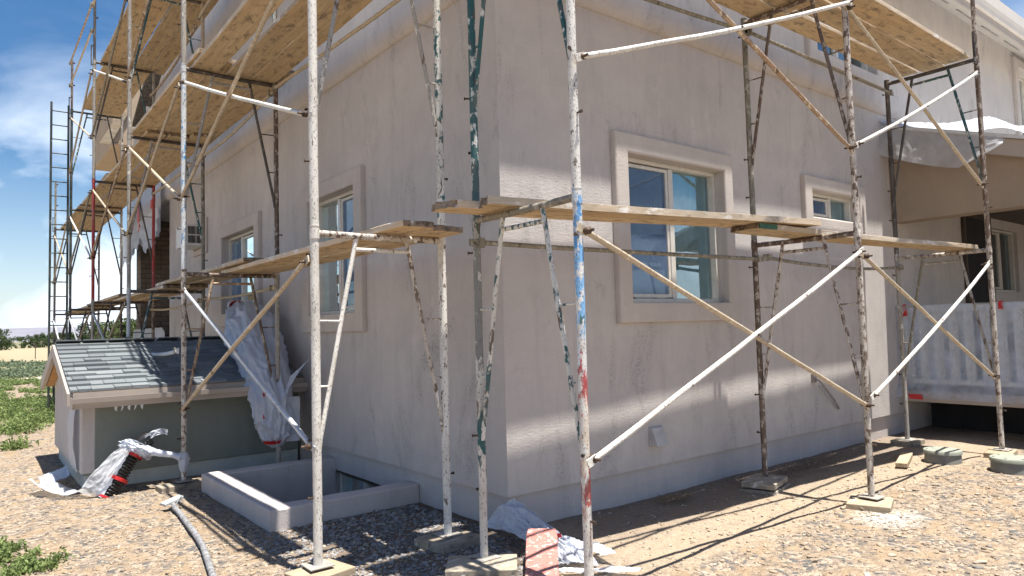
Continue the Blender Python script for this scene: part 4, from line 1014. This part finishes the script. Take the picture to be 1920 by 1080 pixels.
# porch railing sheet
def railp(u, v):
    y = -.0-3.6*u; z = 1.578-1.12*v
    x = XC-.012-(.10*max(0, v-.76)/.24 if v > .76 else 0)-.004
    x += .014*math.sin(y*2*math.pi/.165)*(1 if .1 < v < .74 else .2)
    return (x, y, z)
mb = sheet(railp, 260, 34, .024, (16, 2.2), 23, (-1, 0, 0))
o = mb.build('plastic_sheet', M['plastic_clear']); tag(o, 'bluish plastic sheet taped over the porch railing and deck edge', 'plastic sheet')
for c_, hy_, hz_ in (((XC-.03, -.10, 1.52), (0, .03, -.008), (0, .01, .07)), ((XC-.03, -1.13, 1.545), (0, .026, 0), (0, 0, .045)), ((XC-.14, -.22, .475), (0, .075, 0), (0, .01, .03)), ((XC-.04, -.06, .62), (0, .03, 0), (0, 0, .05))):
    mb = MB(); mb.obox(c_, (.006, 0, 0), hy_, hz_); mb.build('red_tape', M['red'], o)
# rear porch sheets
mb = sheet(lambda u, v: (-.09-.01*v, 10.25+3.35*u, 4.98-(1.55+.18*math.sin(u*17)*.4+.15*u)*v), 110, 30, .06, (22, .7), 33, (-1, 0, 0))
o = mb.build('plastic_sheet', M['plastic_thick']); tag(o, 'long torn plastic sheet hanging over the rear porch opening', 'plastic sheet')
mb = sheet(lambda u, v: (-.16-.05*v, 10.2+3.9*u, 3.85-.1*u-(.55+.16*math.sin(u*11)+.10*math.sin(u*31)+.12*u)*v), 70, 16, .05, (14, 2), 53, (-1, 0, 0)); mb.build('ragged_edge', M['plastic_thick'], o)
mb = MB(); mb.obox((-.20, 12.1, 3.95), (.005, 0, 0), (0, .10, 0), (0, .1, .33)); mb.obox((-.20, 10.8, 4.0), (.005, 0, 0), (0, .08, 0), (0, 0, .09)); mb.obox((-.20, 12.9, 3.72), (.005, 0, 0), (0, .4, -.06), (0, 0, .03)); mb.build('red_tape', M['red'], o)
mb = sheet(lambda u, v: (-.03, 10.4+2.9*u, 1.62-.75*v), 60, 14, .05, (12, 1.5), 63, (-1, 0, 0)); tag(mb.build('plastic_sheet', M['plastic_thick']), 'white plastic over the low wall at the brick pier', 'plastic sheet')
# twine scraps on the top rail
mb = crumple_tube([(LI-.03, 9.9, 5.62), (LI-.04, 9.95, 5.3), (LI-.03, 9.95, 5.12)], [.02, .03, .01], 10, 20, .5, 71); tag(mb.build('plastic_scrap', M['vinyl2']), 'twisted white plastic scrap hanging under the top left platform', 'plastic scrap')

# ------------------------------------------------------------------ things on the ground
mb = MB(); P = [(-1.60, 2.52, .055), (-1.615, 2.42, .045), (-1.615, 2.25, .03), (-1.645, 1.9, .03), (-1.665, 1.55, .03), (-1.70, 1.2, .03), (-1.76, .85, .03), (-1.82, .5, .03), (-1.86, .2, .03)]
P = [Vector(p)+Vector((0, 0, ground_h(p[0], p[1]))) for p in P]
mb.tube(P, [.016, .020, .021, .020, .021, .020, .021, .020, .020], 12); hs_ = mb.build('grey_hose', m_plain('hose_grey', (.25, .25, .255), .7, .3, 25, .3))
tag(hs_, 'grey dusty hose lying on the gravel left of the window well', 'hose')
mb = MB(); mb.obox((-1.60, 2.56, .065), (.075, .02, .02), (-.01, .05, .0), (0, 0, .008)); mb.obox((-1.57, 2.53, .05), (.03, .03, .03), (-.01, .03, -.02), (0, 0, .006)); mb.build('flattened_end', m_plain('hose_end', (.42, .43, .43), .6, .2, 25, .2), hs_)
def lid(x, y, label):
    root = thing('septic_lid', (x, y, 0), label, 'tank lid', 'round lids near the porch')
    mb = MB(); mb.tube([(x, y, -.05), (x, y, .07), (x, y, .085)], [.165, .158, .155], 40); mb.build('riser', m_plain('riser_plastic', (.20, .20, .18), .7, .15, 8, .1), root)
    mb = MB(); mb.tube([(x, y, .086), (x, y, .115), (x, y, .122)], [.168, .168, .162], 40)
    for k in range(6): a = k*math.pi/3; mb.tube([(x+.135*math.cos(a), y+.135*math.sin(a), .12), (x+.135*math.cos(a), y+.135*math.sin(a), .128)], .010, 8)
    mb.build('cover', m_plain('lid_green', (.27, .285, .235), .75, .1, 8, .1), root)
lid(4.64, -1.02, 'round grey green tank lid left of the last outer pole')
lid(4.62, -1.60, 'round grey green tank lid at the right edge of the yard')
def board_flat(c_, hx, hy, rot, label, m='block'):
    q = Matrix.Rotation(math.radians(rot), 3, 'Z'); mb = MB(); mb.obox((c_[0], c_[1], .03), q @ Vector((hx, 0, 0)), q @ Vector((0, hy, 0)), (0, 0, .02)); tag(mb.build('board', M[m], None, .004), label, 'board')
board_flat((4.35, -.78), .32, .05, 18, 'pale narrow board on the ground beside the first lid', 'block_tan')
# straw tuft by the wall
mb = MB(); rs = random.Random(5)
for k in range(260):
    a = rs.random()*6.28; r = rs.random()**.6*.14; x, y = 1.56+1.5*r*math.cos(a), -.17+r*math.sin(a)*.8; z = .004+rs.random()*.03
    b = rs.random()*6.28; l_ = .02+.05*rs.random(); dv = Vector((math.cos(b)*l_, math.sin(b)*l_, rs.uniform(-.004, .02))); sdv2 = Vector((-math.sin(b), math.cos(b), 0))*.0018
    p = Vector((x, y, z)); mb.add([p-sdv2, p+sdv2, p+dv+sdv2, p+dv-sdv2], [(0, 1, 2, 3)])
tag(mb.build('straw_tuft', m_plain('dry_straw', (.20, .15, .08), .9, .4, 60, 0)), 'small tuft of dry straw on the shaded ground by the right wall', 'straw tuft')
mb = MB()
for k in range(420):
    a = rs.random()*6.28; r = rs.random()**.7; x, y = 3.5+.75*r*math.cos(a), -.24+.16*r*math.sin(a); z = .004+rs.random()*.03
    b = rs.random()*6.28; l_ = .02+.06*rs.random(); dv = Vector((math.cos(b)*l_, math.sin(b)*l_, rs.uniform(-.004, .02))); sdv2 = Vector((-math.sin(b), math.cos(b), 0))*.002
    p = Vector((x, y, z)); mb.add([p-sdv2, p+sdv2, p+dv+sdv2, p+dv-sdv2], [(0, 1, 2, 3)])
tag(mb.build('dead_weeds', m_plain('dead_weed', (.13, .10, .07), .9, .4, 60, 0)), 'strip of dead weeds along the foot of the right wall', 'dead weeds', kind='stuff')

# gravel: loose chips
t = NT('stone_chips'); ri = t.n('ShaderNodeNewGeometry').outputs['Random Per Island']
rp = t.n('ShaderNodeValToRGB', {'Fac': ri}); cr = rp.color_ramp; cr.elements[0].color = (.12, .115, .11, 1); cr.elements[1].color = (.47, .41, .335, 1)
for q, cc in ((.09, (.19, .18, .165)), (.26, (.31, .235, .165)), (.5, (.39, .305, .215)), (.7, (.25, .195, .145)), (.88, (.43, .355, .265))):
    e = cr.elements.new(q); e.color = (*cc, 1)
t.col(t.mix(t.ramp(t.noise(t.pos(), 60, 4), .3, .7, 0, .35), rp.outputs['Color'], (.24, .19, .14))); t.rough(.92); t.p.inputs['Specular IOR Level'].default_value = .15
t.bump(t.noise(t.pos(), 140, 3), .3, .003)
M['stone'] = t.mat
M['stone_shade_grey'] = M['stone'].copy(); M['stone_shade_grey'].name = 'shade_grey_stone_chips'  # greyed copy of the chips, carrying the corner's shade in its colour
for n_ in M['stone_shade_grey'].node_tree.nodes:
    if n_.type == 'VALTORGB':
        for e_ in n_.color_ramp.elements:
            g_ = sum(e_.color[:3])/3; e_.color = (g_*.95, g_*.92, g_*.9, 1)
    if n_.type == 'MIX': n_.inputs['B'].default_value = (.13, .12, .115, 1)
import bmesh
def ico(sub, seed):
    bm = bmesh.new(); bmesh.ops.create_icosphere(bm, subdivisions=sub, radius=1); r = random.Random(seed)
    ax_ = [Vector((r.gauss(0, 1), r.gauss(0, 1), r.gauss(0, 1))).normalized() for _ in range(5)]; hh = [r.uniform(.45, .8) for _ in ax_]
    for v_ in bm.verts:
        for a_, h_ in zip(ax_, hh):
            d_ = v_.co.dot(a_)
            if d_ > h_: v_.co -= a_*(d_-h_)
    V = np.array([v_.co[:] for v_ in bm.verts]); F_ = np.array([[v_.index for v_ in f.verts] for f in bm.faces]); bm.free(); return V, F_
lo_ = [ico(1, k) for k in range(8)]; hi_ = [ico(2, 20+k) for k in range(8)]
def stones(name, n, sampler, size, sub, label):
    Vs, Fs, off = [], [], 0; k = 0
    while k < n:
        x, y = sampler()
        if (x > -.03 and y > -.03) or (WX0-.03 < x < .05 and WY0-.03 < y < WY1+.03): continue
        if -2.15 < x < 0 and 3.86 < y < 6.4: continue
        if x > -.2 and -1.08+.12*nz((x, y, 0), 2) < y < -.1 and RNG.random() < (.32 if size[1] < .022 else .93): continue
        k += 1
        s = size[0]*(size[1]/size[0])**(RNG.random()**2.2)
        V, F_ = (hi_ if sub else lo_)[RNG.integers(8)]
        a = RNG.random()*6.28; ca, sa = math.cos(a), math.sin(a)
        W = V*np.array([s*RNG.uniform(.7, 1.3), s*RNG.uniform(.6, 1.0), s*RNG.uniform(.3, .6)])
        tl = RNG.normal(0, .25); W = np.stack([W[:,0]*ca-W[:,1]*sa, W[:,0]*sa+W[:,1]*ca, W[:,2]+W[:,0]*tl], 1)
        W += np.array([x, y, ground_h(x, y)+s*.12]); Vs.append(W); Fs.append(F_+off); off += len(W)
    V = np.concatenate(Vs); F_ = np.concatenate(Fs)
    me = bpy.data.meshes.new(name); me.vertices.add(len(V)); me.vertices.foreach_set('co', V.ravel())
    me.loops.add(F_.size); me.loops.foreach_set('vertex_index', F_.ravel()); me.polygons.add(len(F_))
    me.polygons.foreach_set('loop_start', np.arange(0, F_.size, 3)); me.polygons.foreach_set('loop_total', np.full(len(F_), 3)); me.update(); me.validate()
    me.materials.append(M['stone_shade_grey' if 'coarse grey' in label else 'stone']); o = bpy.data.objects.new(name, me); COL.objects.link(o)
    tag(o, label, 'gravel', kind='stuff')
def s_near():
    return RNG.uniform(-3.2, 4.8), -3.3+RNG.random()**.8*5.5
def s_left():
    return RNG.uniform(-3.2, -.05), RNG.uniform(-.4, 4.4)
def s_well():
    return RNG.uniform(-1.4, 0.1), RNG.uniform(-.8, 1.3)
def s_all():
    return RNG.uniform(-4.5, 7), RNG.uniform(-3.5, 12)
stones('gravel', 12000, s_near, (.005, .019), 0, 'loose tan and grey gravel chips over the yard in front of the house')
stones('gravel', 4200, s_left, (.006, .022), 0, 'loose sunlit gravel chips left of the window well')
stones('gravel', 4200, s_well, (.007, .026), 1, 'coarse grey gravel with shade in its colour at the house corner')
def s_fore():
    return RNG.uniform(-1.0, 4.2), -3.2+RNG.random()*2.05
stones('gravel', 900, s_fore, (.014, .034), 1, 'larger loose stones in the sunlit gravel at lower right')
stones('gravel', 2600, s_all, (.008, .022), 0, 'sparse gravel chips farther out')

# ------------------------------------------------------------------ weeds, far trees, fence posts
def leafmat(name, a, b):
    t = NT(name); ri = t.n('ShaderNodeNewGeometry').outputs['Random Per Island']
    t.col(t.mix(ri, a, b)); t.rough(.7); t.p.inputs['Specular IOR Level'].default_value = .2
    tr = t.n('ShaderNodeBsdfTranslucent'); t.l(t.mix(ri, a, b), tr.inputs['Color'])
    m = t.n('ShaderNodeMixShader', {0: .3}); t.l(t.p.outputs[0], m.inputs[1]); t.l(tr.outputs[0], m.inputs[2]); t.l(m.outputs[0], t.out.inputs[0])
    return t.mat
M['weed'] = leafmat('weed_leaf', (.10, .15, .045), (.26, .32, .12))
M['sage'] = leafmat('sage_leaf', (.10, .14, .085), (.22, .26, .16))
M['tree'] = leafmat('tree_leaf', (.028, .050, .016), (.075, .11, .035))
M['tree2'] = leafmat('bush_leaf', (.055, .085, .025), (.14, .17, .06))
M['trunk'] = m_plain('bark', (.10, .075, .055), .9, .3, 12, .4)
def leaf_arrays(C_, size, rs):
    n = len(C_); a = rs.normal(size=(n, 3)); a /= np.linalg.norm(a, axis=1)[:, None]; b = rs.normal(size=(n, 3)); b -= a*(a*b).sum(1)[:, None]; b /= np.linalg.norm(b, axis=1)[:, None]
    s = size*rs.uniform(.6, 1.4, (n, 1)); V = np.stack([C_-a*s, C_+b*s*.42, C_+a*s, C_-b*s*.42], 1).reshape(-1, 3)
    return V
def quads(name, V, mat, parent=None, loc=(0, 0, 0)):
    me = bpy.data.meshes.new(name); n = len(V); V = V-np.array(loc)
    me.vertices.add(n); me.vertices.foreach_set('co', V.ravel()); me.loops.add(n); me.loops.foreach_set('vertex_index', np.arange(n)); me.polygons.add(n//4)
    me.polygons.foreach_set('loop_start', np.arange(0, n, 4)); me.polygons.foreach_set('loop_total', np.full(n//4, 4)); me.update()
    me.materials.append(mat); o = bpy.data.objects.new(name, me); COL.objects.link(o)
    if parent is not None: o.parent = parent
    else: o.location = loc
    return o
def clumps(centres, per, rs, hscale=.7):
    out_ = []
    for (x, y, r, n) in centres:
        q = rs.normal(size=(int(n*per), 3)); q /= np.linalg.norm(q, axis=1)[:, None]; q *= rs.random((len(q), 1))**.35*r
        q[:, 2] = np.abs(q[:, 2])*hscale
        q *= (1+.35*np.sin(q[:, :1]*23/r*.3+x*5)); out_.append(q+np.array([x, y, .0]))
    return np.concatenate(out_)
rs = np.random.default_rng(3)
cs = []
for k in range(720):
    y = rs.uniform(7.6, 27); x = rs.uniform(-2.9-.02*y, -1.45+.045*(y-10)+(.35 if y > 14 else 0))
    if nz((x, y*.6, 0), .9, 4) < -.10: continue
    if y < 9.5 and x > -2.35: continue
    cs.append((x, y, rs.uniform(.07, .22), rs.uniform(.5, 1.2)))
C_ = clumps(cs, 190, rs, .8)
tag(quads('weeds', leaf_arrays(C_, .028, rs), M['weed']), 'patchy low green weeds on the bare ground at far left', 'weeds', kind='stuff')
cs = []
for k in range(1500):
    y = rs.uniform(29.5, 52); x = rs.uniform(-6, 14)
    if nz((x*.5, y*.4, 0), .5, 6) < -.3: continue
    cs.append((x, y, rs.uniform(.15, .5), rs.uniform(.4, 1)))
C_ = clumps(cs, 60, rs, .55)
tag(quads('ground_cover', leaf_arrays(C_, .07, rs), M['sage']), 'grey green sage cover between the track and the dry field', 'ground cover', kind='stuff')
for k, (cx_, cy_, r_, n_, lab) in enumerate([(-2.80, 2.02, .15, 5, 'green weed plant cut by the left edge at the bottom of the yard'), (-2.66, 1.52, .12, 4, 'small green weed plant at the bottom left corner')]):
    cs = [(cx_+rs.normal()*r_*.55, cy_+rs.normal()*r_*.8, rs.uniform(.04, .09), 1) for _ in range(22)]
    C_ = clumps(cs, 120, rs, .8)
    o = quads('weed_plant', leaf_arrays(C_, .014, rs), M['weed'], None, (cx_, cy_, 0)); tag(o, lab, 'weed plant')
def tree(x, y, h, wd, label, mat, dens=1.0, seed=0):
    r = np.random.default_rng(seed); root = thing('tree', (x, y, 0), label, 'tree', 'far trees along the field edge')
    mb = MB(); mb.tube([(x, y, -.1), (x+.1*h*.2, y, h*.25), (x, y, h*.55)], [h*.035, h*.025, h*.012], 7)
    for k in range(4):
        a = k*1.6+seed; mb.tube([(x, y, h*(.22+.07*k)), (x+wd*.3*math.cos(a), y+wd*.3*math.sin(a), h*(.45+.08*k))], [h*.016, h*.006], 5)
    mb.build('trunk', M['trunk'], root)
    pts = []
    for k in range(int(26*dens)):
        a = r.random()*6.28; zz = r.uniform(.0, .93); rad = wd*.5*math.sqrt(max(.05, 1-((zz-.48)/.56)**2))*r.random()**.4
        q = r.normal(size=(46, 3)); q /= np.linalg.norm(q, axis=1)[:, None]; q *= r.random((46, 1))**.4*h*.17
        pts.append(q+np.array([x+rad*math.cos(a), y+rad*math.sin(a), zz*h]))
    V = leaf_arrays(np.concatenate(pts), h*.06, r)
    quads('crown', V-np.array([x, y, 0]), M[mat], root)
trs = [(0.4, 140, 3.4, 4.6, 'dark round tree standing alone at the left picture edge', 'tree'), (6.2, 165, 2.3, 6.0, 'low dark bush right of the lone left tree', 'tree'), (9.4, 166, 2.6, 5.5, 'low bush beside a paler gap in the field edge', 'tree'),
       (12.0, 168, 3.0, 5.0, 'bush seen just left of the black ladder', 'tree'), (14.2, 170, 2.8, 5.0, 'bush seen behind the left rail of the black ladder', 'tree'), (15.4, 150, 4.4, 4.4, 'taller dark tree seen between the ladder rails', 'tree'),
       (15.0, 120, 3.8, 4.2, 'light green tree seen right of the ladder', 'tree2'), (17.6, 120, 4.4, 4.4, 'light green tree seen beside the red pole', 'tree2'), (20.2, 122, 4.6, 4.4, 'light green tree just right of the red pole', 'tree2'),
       (22.6, 124, 4.2, 4.2, 'light green tree seen between two inner poles', 'tree2'), (24.8, 122, 4.0, 4.4, 'light green tree seen left of the brick pier', 'tree2'), (27.4, 126, 4.0, 4.4, 'light green tree half behind the brick pier', 'tree2')]
for k, a in enumerate(trs): tree(a[0], a[1], a[2], a[3]*1.45, a[4], a[5], 2.2, k)
for k, (x, y, lab) in enumerate([(1.35, 62, 'thin wooden fence post in the dry field'), (8.2, 62, 'thin fence post hidden behind the ladder in the dry field')]):
    mb = MB(); mb.tube([(x, y, -.1), (x+.01, y, 1.25)], .03, 8); tag(mb.build('fence_post', M['trunk']), lab, 'fence post')

# ------------------------------------------------------------------ haze
hz = bpy.data.materials.new('haze'); hz.use_nodes = True; hz.node_tree.nodes.clear()
ho = hz.node_tree.nodes.new('ShaderNodeOutputMaterial'); hv = hz.node_tree.nodes.new('ShaderNodeVolumePrincipled')
hv.inputs['Color'].default_value = (.78, .86, .97, 1); hv.inputs['Density'].default_value = .000045; hv.inputs['Anisotropy'].default_value = .3
hz.node_tree.links.new(hv.outputs[0], ho.inputs['Volume'])
mb = MB(); mb.box((-9100, -3100, -4), (9100, 9600, 95))
tag(mb.build('haze', hz, None, loc=(0, 0, 0)), 'thin pale summer haze over the plain', 'haze', kind='stuff')
